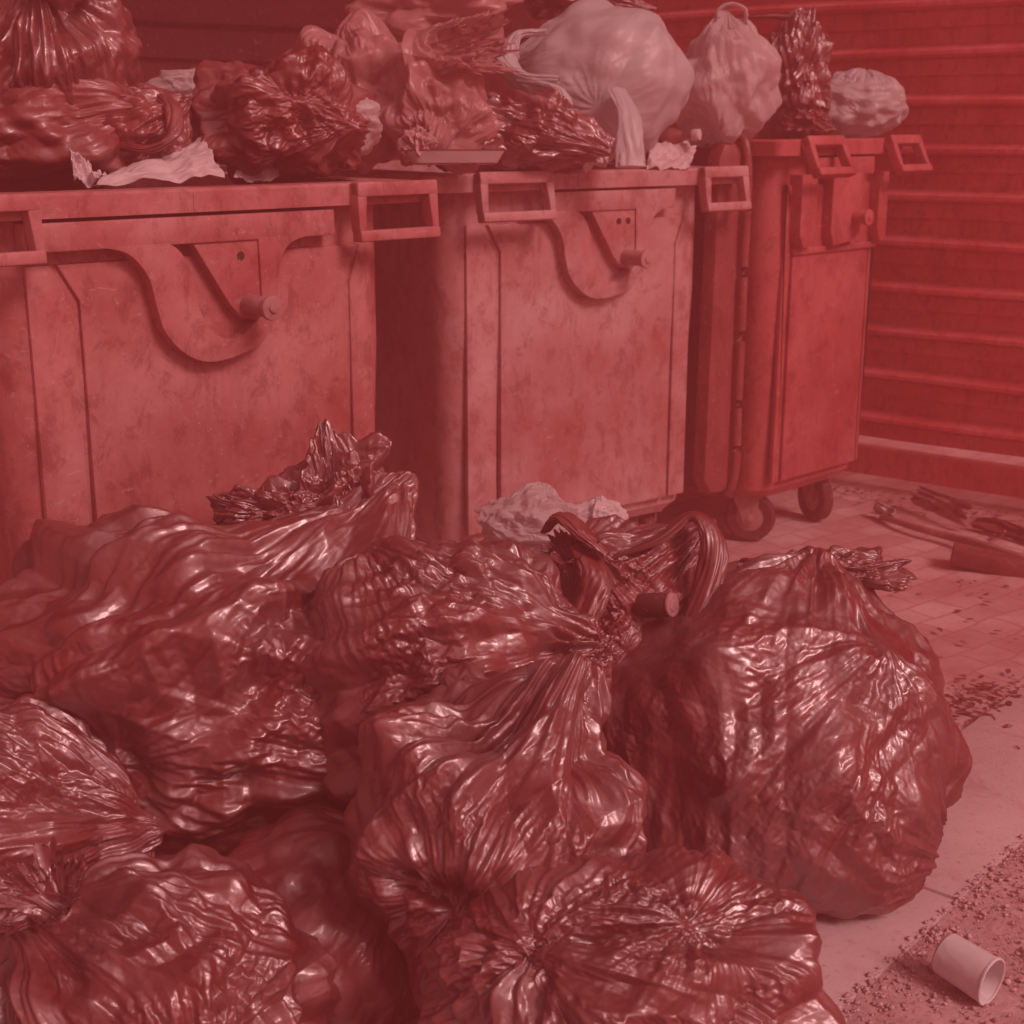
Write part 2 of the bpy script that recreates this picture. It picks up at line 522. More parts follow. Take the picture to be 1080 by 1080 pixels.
def plastic_mat(name, c1, c2, rough=0.5, dirt=0.5, streak=True):
    """weathered moulded plastic with scratches, rain streaks and grime"""
    m, n, l, b = new_mat(name)
    f = ramp(n, l, noise_tex(n, l, 3.2, 8, 0.65), 0.35, 0.68)
    c = mixrgb(n, l, f, c1, c2)
    st = noise_tex(n, l, 1.0, 6, 0.7, vec_scale=(42, 42, 3.0))
    c = mixrgb(n, l, ramp(n, l, st, 0.52, 0.74, 0, 0.35 * dirt), c, tuple(x * 0.35 for x in c1))
    gr = noise_tex(n, l, 1.0, 9, 0.8, vec_scale=(19, 19, 12), dist=0.5)
    c = mixrgb(n, l, ramp(n, l, gr, 0.50, 0.60, 0, 0.5), c, (c1[0] * 0.55, c1[1] * 0.35, c1[2] * 0.35))
    sp = noise_tex(n, l, 60, 5, 0.8)
    c = mixrgb(n, l, ramp(n, l, sp, 0.60, 0.68, 0, 0.7), c, (0.55, 0.36, 0.36))
    sc = noise_tex(n, l, 1.0, 5, 0.7, vec_scale=(14, 14, 55), dist=2.2)
    c = mixrgb(n, l, ramp(n, l, sc, 0.64, 0.70, 0, 0.35), c, (0.70, 0.52, 0.52))
    l.new(c, b.inputs['Base Color'])
    l.new(ramp(n, l, noise_tex(n, l, 14, 6), 0.3, 0.7, rough * 0.75, rough * 1.3), b.inputs['Roughness'])
    p = bump(n, l, b, noise_tex(n, l, 5, 4), 0.25, 0.01)
    bump(n, l, b, noise_tex(n, l, 240, 4, 0.7), 0.35, 0.0012, p)
    return m
M_BIN = plastic_mat('bin_plastic', (0.36, 0.085, 0.085), (0.56, 0.27, 0.27))
M_BIN_B = plastic_mat('bin_plastic_pale', (0.42, 0.14, 0.14), (0.60, 0.41, 0.41))
M_BIN_C = plastic_mat('bin_plastic_red', (0.40, 0.07, 0.07), (0.56, 0.17, 0.17))
M_INNER = plastic_mat('bin_inside', (0.05, 0.012, 0.012), (0.08, 0.02, 0.02))
M_METAL = plastic_mat('worn_metal', (0.35, 0.17, 0.17), (0.55, 0.32, 0.32), 0.4)
M_RUBBER = plastic_mat('rubber', (0.10, 0.025, 0.025), (0.17, 0.05, 0.05), 0.8)
M_LID = plastic_mat('lid_plastic', (0.22, 0.055, 0.055), (0.32, 0.09, 0.09), 0.35)
M_SLAT = plastic_mat('painted_steel', (0.64, 0.09, 0.09), (0.84, 0.24, 0.24), 0.4, 0.9)
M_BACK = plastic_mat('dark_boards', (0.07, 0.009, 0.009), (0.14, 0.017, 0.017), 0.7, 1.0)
M_WOOD = plastic_mat('dead_wood', (0.30, 0.12, 0.12), (0.48, 0.24, 0.24), 0.8)
M_DARKLIT = plastic_mat('dirty_card', (0.16, 0.03, 0.03), (0.30, 0.08, 0.08), 0.9)

def ground_mat(name, c1, c2, c3, scale=1.0, bumpd=0.004, spots=0.4):
    m, n, l, b = new_mat(name)
    f = ramp(n, l, noise_tex(n, l, 2.2 * scale, 8, 0.65), 0.35, 0.65)
    c = mixrgb(n, l, f, c1, c2)
    c = mixrgb(n, l, ramp(n, l, noise_tex(n, l, 5.5 * scale, 9, 0.8, dist=0.8), 0.52, 0.62, 0, 0.4), c, c3)
    c = mixrgb(n, l, ramp(n, l, noise_tex(n, l, 70 * scale, 4, 0.75), 0.56, 0.68, 0, spots), c, c3)
    l.new(c, b.inputs['Base Color'])
    b.inputs['Roughness'].default_value = 0.85
    bump(n, l, b, noise_tex(n, l, 150 * scale, 5, 0.75), 0.5, bumpd)
    return m
M_CONC = ground_mat('pale_concrete', (0.56, 0.42, 0.42), (0.68, 0.54, 0.54), (0.42, 0.20, 0.20), 1.0, 0.004, 0.6)
M_GRIT = ground_mat('grit', (0.55, 0.34, 0.34), (0.72, 0.50, 0.50), (0.30, 0.08, 0.08), 1.3, 0.012, 0.9)
M_STONE = ground_mat('grit_stone', (0.50, 0.30, 0.30), (0.75, 0.55, 0.55), (0.3, 0.1, 0.1), 8.0, 0.002, 0.3)

def paver_mat():
    m, n, l, b = new_mat('pavers')
    tc = n.new('ShaderNodeTexCoord'); mp = n.new('ShaderNodeMapping')
    mp.inputs['Rotation'].default_value = (0, 0, R(-38))
    l.new(tc.outputs['Object'], mp.inputs[0])
    wv = n.new('ShaderNodeTexNoise'); wv.inputs['Scale'].default_value = 7
    l.new(mp.outputs[0], wv.inputs[0])
    va = n.new('ShaderNodeVectorMath'); va.operation = 'MULTIPLY_ADD'; va.inputs[1].default_value = (0.05, 0.05, 0)
    l.new(wv.outputs[1], va.inputs[0]); l.new(mp.outputs[0], va.inputs[2])
    br = n.new('ShaderNodeTexBrick')
    br.offset = 0.5
    br.inputs['Scale'].default_value = 1.0
    br.inputs['Brick Width'].default_value = 0.125; br.inputs['Row Height'].default_value = 0.10
    br.inputs['Mortar Size'].default_value = 0.007; br.inputs['Mortar Smooth'].default_value = 1.0
    br.inputs['Color1'].default_value = (0.58, 0.36, 0.36, 1); br.inputs['Color2'].default_value = (0.74, 0.54, 0.54, 1)
    br.inputs['Mortar'].default_value = (0.50, 0.23, 0.23, 1)
    l.new(va.outputs[0], br.inputs['Vector'])
    c = mixrgb(n, l, ramp(n, l, noise_tex(n, l, 2.5, 8, 0.7), 0.38, 0.58, 0.75, 0), br.outputs['Color'], (0.44, 0.18, 0.18))
    c = mixrgb(n, l, ramp(n, l, noise_tex(n, l, 60, 4, 0.7), 0.58, 0.7, 0, 0.35), c, (0.30, 0.08, 0.08))
    l.new(c, b.inputs['Base Color']); b.inputs['Roughness'].default_value = 0.8
    p = bump(n, l, b, br.outputs['Fac'], -0.8, 0.006)
    bump(n, l, b, noise_tex(n, l, 90, 5, 0.7), 0.5, 0.004, p)
    return m
M_PAVE = paver_mat()

# ------------------------------------------------------------------ setting
def sheet(name, pts, z, mat, kind='structure'):
    bm = bmesh.new()
    bm.faces.new([bm.verts.new((x, y, z)) for x, y in pts])
    o = bm_obj(name, bm, mat, auto=False); tag(o, kind=kind)
    return o
sheet('pavement', [(-20, -20), (20, -20), (20, 20), (-20, 20)], 0.0, M_PAVE)
E = Vector((0.654, 0.756)); N = Vector((0.756, -0.654))          # along the row of bins, and towards the viewer's right
K0 = Vector((0.482, 1.85))                                        # a point on the kerb's edge against the grit
def q2(a, b): p = K0 + E * a + N * b; return (p.x, p.y)
# kerb slabs, with an open joint between them
def kerb_slab(a0, a1):
    bm = bmesh.new()
    add_box(bm, a0, a1, -0.30, 0.0, -0.06, 0.014, 0.008)
    for v in bm.verts:
        p = K0 + E * v.co.x + N * v.co.y
        v.co = Vector((p.x, p.y, v.co.z))
    o = bm_obj('kerb', bm, M_CONC); tag(o, kind='structure'); return o
g1 = ground_at(985, 935, 0.02)
aj = (Vector((g1.x, g1.y)) - K0).dot(E)
kerb_slab(-3.0, aj - 0.003); kerb_slab(aj + 0.003, 5)
# grit ground beyond the kerb
nx, ny = 420, 240
A, B = np.meshgrid(np.linspace(-1.2, 2.6, nx), np.linspace(0.0, 2.2, ny), indexing='ij')
A = A.ravel(); B = B.ravel()
P = np.stack([A, B, 0 * A], 1).astype(np.float32)
hh = 0.009 + 0.004 * noise(P * 6, 1) + 0.003 * noise(P * 35, 2) + 0.0025 * noise(P * 90, 4)
X = K0.x + E.x * A + N.x * B; Y = K0.y + E.y * A + N.y * B
me = mesh_from('grit_ground', np.stack([X, Y, hh], 1), grid_faces(nx, ny))
o = link_mesh('grit_ground', me, M_GRIT); tag(o, kind='structure')
# loose stones
rs = np.random.RandomState(3)
vs, fs = ico(1)
Vall, Fall = [], []
for i in range(15000):
    a = rs.uniform(-0.5, 1.6); b = rs.uniform(0.0, 0.75)
    if rs.rand() < 0.10: b = abs(rs.normal(0, 0.03)) - 0.012
    r = 0.0012 + 0.0045 * rs.rand() ** 4
    sc = rs.uniform(0.6, 1.3, 3) * r; sc[2] *= 0.7
    v = vs * sc * (1 + 0.25 * rs.normal(size=(len(vs), 1)))
    an = rs.uniform(0, 6.28); c_, s_ = math.cos(an), math.sin(an)
    v = v @ np.array([[c_, -s_, 0], [s_, c_, 0], [0, 0, 1]])
    p = K0 + E * a + N * b
    Vall.append(v + np.array([p.x, p.y, (0.012 if b > 0.004 else 0.015) + r * 0.2])); Fall.append(fs + len(Vall) * len(vs) - len(vs))
me = mesh_from('gravel', np.concatenate(Vall), np.concatenate(Fall))
o = link_mesh('gravel', me, M_STONE, smooth=False)
tag(o, 'loose pale gravel and grit scattered beside the kerb', 'gravel', kind='stuff')

# corrugated steel fence on the right
WDIR = Vector((-0.79, 0.613)); WN = Vector((-0.613, -0.79))
W0 = Vector((1.70, 4.78))
def corr_wall(name, p0, d, nrm, a0, a1, z0, z1, period, prof, mat, phase=0.0, seg=None):
    """prof: list of (fraction of period going up, depth)"""
    rows = []
    k = math.floor((z0 - phase) / period)
    while phase + k * period < z1:
        for fz, dp in prof:
            z = phase + (k + fz) * period
            if z0 <= z <= z1: rows.append((z, dp))
        k += 1
    na = 60
    bm = bmesh.new()
    g = []
    rr = random.Random(5)
    for z, dp in rows:
        line = []
        for i in range(na + 1):
            a = a0 + (a1 - a0) * i / na
            w = 0.004 * math.sin(a * 3.1 + z * 7) + rr.uniform(-0.0012, 0.0012)
            p = p0 + d * a + nrm * (dp + w)
            line.append(bm.verts.new((p.x, p.y, z + 0.002 * math.sin(a * 5 + z * 13))))
        g.append(line)
    for r0, r1 in zip(g, g[1:]):
        for i in range(na):
            bm.faces.new((r0[i], r0[i + 1], r1[i + 1], r1[i]))
    # back skin
    ext = bmesh.ops.extrude_face_region(bm, geom=bm.faces[:])
    nv = [x for x in ext['geom'] if isinstance(x, bmesh.types.BMVert)]
    bmesh.ops.translate(bm, vec=(-nrm.x * 0.05, -nrm.y * 0.05, 0), verts=nv)
    o = bm_obj(name, bm, mat)
    return o
prof = [(0.0, 0.012), (0.03, 0.042), (0.07, 0.056), (0.15, 0.056), (0.20, 0.046), (0.30, 0.004), (0.34, 0.0), (0.62, 0.0), (0.65, 0.016), (0.97, 0.016)]
wall_r = empty('steel_fence', (W0.x, W0.y, 0))
tag(wall_r, 'dark corrugated steel fence with horizontal ribs closing the yard on the right', 'fence')
o = corr_wall('ribbed_panel', W0 * 0, WDIR, WN, -3.6, 1.55, 0.155, 2.75, 0.1565, prof, M_SLAT, phase=0.10); o.parent = wall_r
bm = bmesh.new()
p = [(-3.6, 0.0), (1.5, 0.0)]
v = []
for a, z in ((-3.6, 0.05), (1.55, 0.05), (1.55, 0.15), (-3.6, 0.15)):
    pp = WDIR * a - WN * 0.012; v.append(bm.verts.new((pp.x, pp.y, z)))
bm.faces.new(v)
ext = bmesh.ops.extrude_face_region(bm, geom=bm.faces[:])
bmesh.ops.translate(bm, vec=(-WN.x * 0.06, -WN.y * 0.06, 0), verts=[x for x in ext['geom'] if isinstance(x, bmesh.types.BMVert)])
o = bm_obj('bottom_rail', bm, M_SLAT, wall_r)

# dark boarded wall behind the bins
BD = Vector((0.77, 0.638)); BN = Vector((0.638, -0.77))
B0 = Vector((-2.4, 3.7))
wall_b = empty('boarded_wall', (B0.x, B0.y, 0))
tag(wall_b, 'dark boarded wall with wide horizontal planks behind the row of bins', 'wall')
profb = [(0.0, 0.0), (0.03, 0.02), (0.28, 0.022), (0.31, 0.0), (0.34, 0.05), (0.97, 0.052)]
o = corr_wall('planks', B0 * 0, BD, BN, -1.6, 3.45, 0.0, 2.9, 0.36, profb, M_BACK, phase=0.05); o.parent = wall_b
# unseen canopy added above the bins to shade the wall behind them
bm = bmesh.new()
for k in range(2):
    pass
c0 = B0 + BD * -1.6; c1 = B0 + BD * 3.35
f0 = c0 + BN * 1.3; f1 = c1 + BN * 1.3
vv = [bm.verts.new((q.x, q.y, z)) for q, z in ((c0 - BN * .1, 2.75), (c1 - BN * .1, 2.75), (f1, 2.55), (f0, 2.55))]
bm.faces.new(vv)
ext = bmesh.ops.extrude_face_region(bm, geom=bm.faces[:])
bmesh.ops.translate(bm, vec=(0, 0, 0.08), verts=[x for x in ext['geom'] if isinstance(x, bmesh.types.BMVert)])
o = bm_obj('shade_canopy', bm, M_BACK)
tag(o, 'unseen dark canopy added over the bins to keep the boarded wall in shade', 'roof')

# ------------------------------------------------------------------ bins
def rrect(x0, x1, y0, y1, r, n=6):
    pts = []
    for cx, cy, a0 in ((x1 - r, y1 - r, 0), (x0 + r, y1 - r, 90), (x0 + r, y0 + r, 180), (x1 - r, y0 + r, 270)):
        for k in range(n + 1):
            a = R(a0 + 90 * k / n)
            pts.append((cx + r * math.cos(a), cy + r * math.sin(a)))
    return pts
def loft(bm, secs):
    rings = [[bm.verts.new((x, y, z)) for x, y in pts] for pts, z in secs]
    n = len(rings[0])
    for a, b in zip(rings, rings[1:]):
        for k in range(n): bm.faces.new((a[k], a[(k + 1) % n], b[(k + 1) % n], b[k]))
    return rings
def make_bin(name, corner, phi, W, D, H, zb, mat, label, tilt=0.0, ins=0.09, tongue_hole=1, shift=0.0, strip=(0.13, 0.79), grips=((-0.03, 0.13), (0.80, 1.01)), plain=False):
    """corner: near-left rim corner; local x along the visible end, local y back, front at y = 0"""
    root = empty(name, (corner[0], corner[1], 0), R(phi))
    tag(root, label, 'bin', 'wheeled communal bins in a row')
    i = ins
    bm = bmesh.new()
    secs = []
    lv = [(zb, 0.045), (zb + 0.03, 0.02), (zb + 0.2, 0.014), (H - 0.35, 0.0), (H - 0.1, 0.0), (H - 0.02, 0.0)]
    for z, e in lv:
        secs.append((rrect(i + e, W - i - e, 0.05 + e, D - 0.05 - e, 0.075), z))
    for z, e in ((H - 0.02, 0.02), (zb + 0.05, 0.03)):
        secs.append((rrect(i + e, W - i - e, 0.05 + e, D - 0.05 - e, 0.06), z))
    rings = loft(bm, secs)
    bm.faces.new(rings[0]); bm.faces.new(rings[-1])
    # moulded edge panels with cut-off top corners
    xl, xr = i + 0.15 * W, W - i - 0.12 * W
    w0 = i + 0.055; w1 = W - i - 0.055
    zt = H - 0.13
    add_prism(bm, [(w0, zb + 0.06), (xl - .012, zb + 0.06), (xl - .012, zt - 0.08), (xl - 0.05, zt), (w0, zt)], 0.043, 0.056, 0.005)
    add_prism(bm, [(xl, zb + 0.06), (xr, zb + 0.06), (xr, zt - 0.08), (xr + 0.03, zt), (xl - 0.04, zt), (xl, zt - 0.07)], 0.040, 0.056, 0.005)
    add_prism(bm, [(xr + .012, zb + 0.06), (w1, zb + 0.06), (w1, zt), (xr + .042, zt), (xr + .012, zt - 0.08)], 0.044, 0.056, 0.004)
    bm_obj('body', bm, mat, root)
    # rim: flat collar all round with a drip lip
    bm = bmesh.new()
    secs = [(rrect(i + 0.002, W - i - 0.002, 0.048, D - 0.048, 0.07), H - 0.05),
            (rrect(0.0, W, 0.0, D, 0.03), H - 0.045), (rrect(0.0, W, 0.0, D, 0.03), H - 0.006),
            (rrect(0.006, W - 0.006, 0.006, D - 0.006, 0.028), H),
            (rrect(i + 0.03, W - i - 0.03, 0.08, D - 0.08, 0.05), H),
            (rrect(i + 0.03, W - i - 0.03, 0.08, D - 0.08, 0.05), H - 0.05)]
    loft(bm, secs)
    add_box(bm, strip[0] * W, strip[1] * W, 0.006, 0.05, H - 0.105, H - 0.052, 0.004)
    add_box(bm, 0.44 * W, 0.44 * W + 0.003, -0.0015, 0.0, H - 0.04, H - 0.008, 0)
    bm_obj('rim', bm, mat, root)
    # U-shaped lifting bracket
    cx = 0.60 * W
    S = W / 1.03
    def c(pts): return [(p.x, p.y) for p in catmull([((x + shift) * S, z, 0) for x, z in pts], 6)]
    T = H - 0.10
    outer = c([(0.30 if not plain else 0.36, T), (0.365, T - 0.015), (0.405, T - 0.06), (0.42, T - 0.12), (0.435, T - 0.17), (0.475, T - 0.215), (0.53, T - 0.238),
               (0.61, T - 0.228), (0.665, T - 0.20), (0.692, T - 0.15), (0.70, T - 0.07), (0.725, T - 0.02), (0.78, T)])
    inner = c([(0.655, T), (0.655, T - 0.02), (0.655, T - 0.14), (0.63, T - 0.175), (0.585, T - 0.198), (0.54, T - 0.18), (0.512, T - 0.13), (0.50, T - 0.06), (0.475, T - 0.016), (0.45, T)])
    bm = bmesh.new()
    if plain:
        for a, b in ((0.18, 0.30), (0.42, 0.66), (0.80, 0.88)):
            add_prism(bm, [(a * W, T), (b * W, T), (b * W, T - 0.20), ((a + 0.03) * W, T - 0.215), (a * W, T - 0.17)], 0.004, 0.05, 0.005)
        add_box(bm, 0.2 * W, 0.86 * W, 0.03, 0.052, T - 0.235, T - 0.215, 0.004)
    else:
        add_prism(bm, outer + inner, 0.006, 0.05, 0.006)
    bm_obj('bracket', bm, mat, root)
    bm = bmesh.new()
    add_prism(bm, [((a_ + shift) * S, T - b_) for a_, b_ in ((0.505, 0), (0.658, 0), (0.658, 0.145), (0.642, 0.165), (0.612, 0.16), (0.585, 0.13))], 0.012, 0.05, 0.004)
    br = bm_obj('tongue', bm, mat, root)
    if plain: br.location.y = -0.004
    bm = bmesh.new()
    hx = [0.615] if tongue_hole == 1 else [0.60, 0.632]
    for h in hx:
        add_cyl(bm, ((h + shift) * S, 0.0115, T - 0.035), ((h + shift) * S, 0.016, T - 0.035), 0.009, seg=16)
    bm_obj('bolt_hole', bm, M_INNER, br)
    bm = bmesh.new()
    pz = T - 0.132; px = (0.628 + shift) * S
    pl_ = 0.03 if plain else 0.0
    add_cyl(bm, (px, 0.02, pz), (px, -0.065 + pl_, pz), 0.021, seg=28, bev=0.002)
    add_cyl(bm, (px, -0.064 + pl_, pz), (px, -0.078 + pl_, pz), 0.025, seg=28, bev=0.004)
    add_cyl(bm, (px, -0.077 + pl_, pz), (px, -0.0815 + pl_, pz), 0.010, seg=18, bev=0.001)
    pin = bm_obj('lifting_pin', bm, mat if plain else M_METAL, root)
    # handles: open frames hanging under the rim
    for hx0, hx1 in ((a * W, b * W) for a, b in grips):
        bm = bmesh.new()
        M = Matrix.Translation((0, 0, H - 0.004)) @ Matrix.Rotation(R(-tilt), 4, 'X') @ Matrix.Translation((0, 0, -(H - 0.004)))
        t_ = 0.018
        add_box(bm, hx0, hx1, -0.030, 0.004, H - 0.122, H - 0.098, 0.005, M)
        add_prism(bm, [(hx0, H - 0.1), (hx0 + t_, H - 0.1), (hx0 + t_ + 0.010, H - 0.002), (hx0, H - 0.002)], -0.026, 0.003, 0.004, M)
        add_prism(bm, [(hx1 - t_, H - 0.1), (hx1, H - 0.1), (hx1, H - 0.002), (hx1 - t_ - 0.010, H - 0.002)], -0.026, 0.003, 0.004, M)
        add_box(bm, hx0, hx1, -0.028, 0.0, H - 0.03, H + 0.001, 0.005, M)
        bm_obj('handle', bm, mat, root)
    # castors
    for wx, wy, yaw in ((i + 0.12, 0.17, 35), (W - i - 0.10, 0.17, -20), (i + 0.12, D - 0.2, 10), (W - i - 0.1, D - 0.2, 0)):
        rw = 0.082
        wr = bpy.data.objects.new('wheel', None); col.objects.link(wr); wr.parent = root
        wr.location = (wx, wy, 0); wr.rotation_euler = (0, 0, R(yaw))
        bm = bmesh.new()
        prof_w = [(0.045, 0.018), (rw - 0.012, 0.022), (rw - 0.003, 0.017), (rw, 0.0), (rw - 0.003, -0.017), (rw - 0.012, -0.022), (0.045, -0.018)]
        rg = []
        for k in range(36):
            a = 2 * math.pi * k / 36
            rg.append([bm.verts.new((h, r * math.cos(a), rw + r * math.sin(a))) for r, h in prof_w])
        for k in range(36):
            a, b = rg[k], rg[(k + 1) % 36]
            for j in range(len(prof_w)): bm.faces.new((a[j], b[j], b[(j + 1) % len(prof_w)], a[(j + 1) % len(prof_w)]))
        bm_obj('tyre', bm, M_RUBBER, wr)
        bm = bmesh.new()
        add_cyl(bm, (-0.016, 0, rw), (0.016, 0, rw), 0.046, seg=28, bev=0.003)
        add_cyl(bm, (-0.034, 0, rw), (0.034, 0, rw), 0.012, seg=16, bev=0.002)
        bm_obj('hub', bm, M_METAL, wr)
        bm = bmesh.new()
        for s in (-1, 1):
            t = bmesh.new()
            pts = [(0.018, rw - 0.015), (-0.018, rw - 0.015), (-0.03, zb - 0.012), (0.055, zb - 0.012)]
            vs_ = [t.verts.new((s * 0.027, y, z)) for y, z in pts]
            f = t.faces.new(vs_)
            r = bmesh.ops.extrude_face_region(t, geom=[f])
            bmesh.ops.translate(t, vec=(s * 0.004, 0, 0), verts=[x for x in r['geom'] if isinstance(x, bmesh.types.BMVert)])
            merge(bm, t)
        add_box(bm, -0.045, 0.045, -0.04, 0.065, zb - 0.012, zb + 0.006, 0.002)
        bm_obj('fork', bm, M_METAL, wr)
    return root
Lc = (-0.944, 2.48); Mc = (-0.207, 3.53); Tc = (0.765, 4.17)
bin_l = make_bin('communal_bin', Lc, 42.7, 1.03, 1.30, 1.18, 0.175, M_BIN,
                 'large weathered bin nearest the camera, at the left edge of the row', 4, ins=0.07, shift=-0.055, strip=(0.11, 0.765))
bin_m = make_bin('communal_bin', Mc, 36.3, 1.07, 1.25, 1.18, 0.175, M_BIN_B,
                 'pale middle bin under the fat white carrier bag, lid hanging down its right side', 9, tongue_hole=2, strip=(0.37, 0.77), grips=((0.13, 0.345), (0.84, 1.0)))
bin_t = make_bin('communal_bin', Tc, 43.5, 0.66, 1.15, 1.255, 0.165, M_BIN_C,
                 'narrow red bin farthest away beside the corrugated fence, castors showing beneath', 26, ins=0.04, strip=(0.3, 0.75), grips=((0.14, 0.42), (0.80, 1.06)), plain=True)
# lid of the middle bin, swung open and hanging down the right side
def hanging_lid(parent, W, D, H):
    bm = bmesh.new()
    nu, nv = 40, 24
    g = []
    y0, y1, z0, z1 = 0.035, D - 0.03, H - 0.98, H + 0.085
    def pt(a, b, off):
        # a along y, b along z, rounded dome
        y = y0 + (y1 - y0) * a; z = z0 + (z1 - z0) * b
        e = min(a, 1 - a) * (y1 - y0); f_ = min(b, 1 - b) * (z1 - z0)
        k = (1 - math.exp(-e / 0.035)) * (1 - math.exp(-f_ / 0.09))
        return (W + 0.012 + 0.05 * k + off, y, z)
    for off in (0.0, 0.006):
        gg = [[bm.verts.new(pt((1 - math.cos(math.pi * i / nu)) / 2, (1 - math.cos(math.pi * j / nv)) / 2, off)) for j in range(nv + 1)] for i in range(nu + 1)]
        for i in range(nu):
            for j in range(nv): bm.faces.new((gg[i][j], gg[i + 1][j], gg[i + 1][j + 1], gg[i][j + 1]))
    lid = bm_obj('lid', bm, M_LID, parent)
    bm = bmesh.new()
    x = W + 0.046
    add_tube(bm, [(x, y0 + 0.25, z1 + 0.0), (x, y0 + 0.06, z1), (x, y0 - 0.008, z1 - 0.06), (x, y0 - 0.012, z1 - 0.4), (x, y0 - 0.012, z0 + 0.3), (x, y0 - 0.008, z0 + 0.06), (x, y0 + 0.06, z0), (x, y0 + 0.3, z0)], 0.014, 12, 12)
    bm_obj('rim_bead', bm, M_LID, lid)
    # end wall of the lid, rounded
    bm = bmesh.new()
    add_prism(bm, [(W - 0.07, z0 + 0.06), (W - 0.04, z0 + 0.015), (W + 0.03, z0 + 0.008), (W + 0.042, z0 + 0.05), (W + 0.042, z1 - 0.06), (W + 0.025, z1 - 0.015), (W - 0.035, z1 - 0.02), (W - 0.055, z1 - 0.06)], y0, y0 + 0.05, 0.02)
    bm_obj('end_wall', bm, M_LID, lid)
hanging_lid(bin_m, 1.07, 1.25, 1.18)

# ------------------------------------------------------------------ bags
GF = 'black rubbish bags piled on the pavement'
GL = 'rubbish bags heaped on the bins'
def q_of(dirv):   # local direction for a screen direction (right, up, towards the camera)
    r_, u_, c_ = dirv
    v = Vector((1, 0, 0)) * r_ + Vector((0, ST, CT)) * u_ + Vector((0, -CT, ST)) * c_
    return tuple(v.normalized())

def bunch(parent, mat, loc, radii, knot, seed, sub=6, neck=0.5):
    V, F = bag_mesh('x', radii, knot=knot, neck=neck, pinch=0.6, pleat=0.12, F=4, reach=2.4, crumple=0.13, cfreq=3.0, lump=0.4, seed=seed, sub=sub)
    return link_mesh('gathered_neck', mesh_from('gathered_neck', V, F), mat, parent, loc)
# the big round bag on the right
c = at(803, 795, 2.56)
bagC = make_bag('rubbish_bag', c, M_BLACK, 'bulging black bag at the right end of the pile, with an open crumpled top', 'rubbish bag', GF, floor=0.0,
    radii=(0.335, 0.32, 0.335), knot=q_of((0.25, 1, 0.05)), neck=0.10, pinch=0.30, pleat=0.06, F=4, reach=1.0,
    tens=[(q_of((0.5, 0.62, 0.62)), 0.022, 5.0, 1.6), (q_of((-0.15, -0.95, 0.3)), 0.03, 5, 1.7), (q_of((0.9, -0.5, 0.3)), 0.03, 8, 1.0)],
    crumple=0.022, cfreq=3.2, lump=0.08, seed=11, sag=0.03)
bunch(bagC, M_BLACK, at(893, 602, 2.60) - c, (0.095, 0.06, 0.032), q_of((0.8, 0.5, 0.1)), 311, neck=0.1)
bunch(bagC, M_BLACK, at(830, 612, 2.55) - c, (0.085, 0.06, 0.035), q_of((-0.7, 0.6, 0.3)), 315, neck=0.1)

# the wide bag on the left whose neck leans against the bin
c = at(225, 745, 2.42)
bagA = make_bag('rubbish_bag', c, M_BLACK, 'widest black bag, its tall twisted neck leaning on the near bin', 'rubbish bag', GF, floor=0.0,
    radii=(0.43, 0.32, 0.33), knot=q_of((0.62, 1.0, -0.1)), neck=0.30, pinch=0.6, pleat=0.07, F=5.5, reach=1.9,
    tens=[(q_of((0.95, -0.3, 0.5)), 0.045, 7, 1.5), (q_of((-0.3, -0.2, 1.0)), 0.028, 5, 0.9)],
    crumple=0.03, cfreq=3.4, lump=0.13, seed=23, iso=0.55, facet=1.8)
bunch(bagA, M_BLACK, at(352, 540, 2.52) - c, (0.085, 0.06, 0.10), q_of((-0.15, 1, 0)), 301)
bunch(bagA, M_BLACK, at(288, 545, 2.50) - c, (0.085, 0.05, 0.05), q_of((-0.9, 0.5, 0)), 305)
bunch(bagA, M_BLACK, at(385, 580, 2.48) - c, (0.06, 0.05, 0.10), q_of((-0.5, 0.9, 0.2)), 307)
# streaked bag stretching from that neck to the tied carrier
c = at(470, 725, 2.28)
bagH = make_bag('rubbish_bag', c, M_BLACK, 'streaked black bag mid pile, pulled tight towards the dark carrier bag with loops', 'rubbish bag', GF, floor=0.0,
    radii=(0.24, 0.22, 0.25), knot=q_of((0.95, 0.25, 0.35)), neck=0.14, pinch=0.62, pleat=0.085, F=5.0, reach=2.2,
    tens=[(q_of((-0.5, 0.9, 0.2)), 0.05, 6, 1.4)], crumple=0.035, cfreq=3.5, lump=0.14, seed=31)
tuft('gathered_neck', bagH, M_BLACK, at(592, 700, 2.18) - c, q_of((0.9, -0.3, 0.4)), r0=0.012, r1=0.05, h=0.05, F=2.6, seed=17, squash=0.8)

# tied carrier with handle loops and a tin showing through a tear
c = at(655, 668, 2.62)
bagB = make_bag('carrier_bag', c, M_BLACK2, 'dark thin carrier bag with stretched handle loops, between the pile and the middle bin', 'carrier bag', None, floor=0.0,
    radii=(0.175, 0.17, 0.20), knot=q_of((0.72, 0.8, 0.15)), neck=0.42, pinch=0.62, pleat=0.075, F=6.5, reach=2.4,
    tens=[(q_of((-0.5, 0.7, 0.5)), 0.05, 7, 1.3), (q_of((-0.75, -0.3, 0.7)), 0.045, 6, 1.3)], crumple=0.03, cfreq=3.4, lump=0.12, seed=41)
def rel(u, v, t, c): return at(u, v, t) - c
strap('handle', bagB, M_BLACK2, [rel(640, 590, 2.52, c), rel(690, 572, 2.5, c), rel(728, 545, 2.5, c), rel(748, 560, 2.48, c), rel(752, 595, 2.46, c), rel(738, 640, 2.44, c), rel(712, 690, 2.44, c), rel(670, 735, 2.44, c)],
      lambda s: 0.010 + 0.022 * s, 0.45, 2.4, 3)
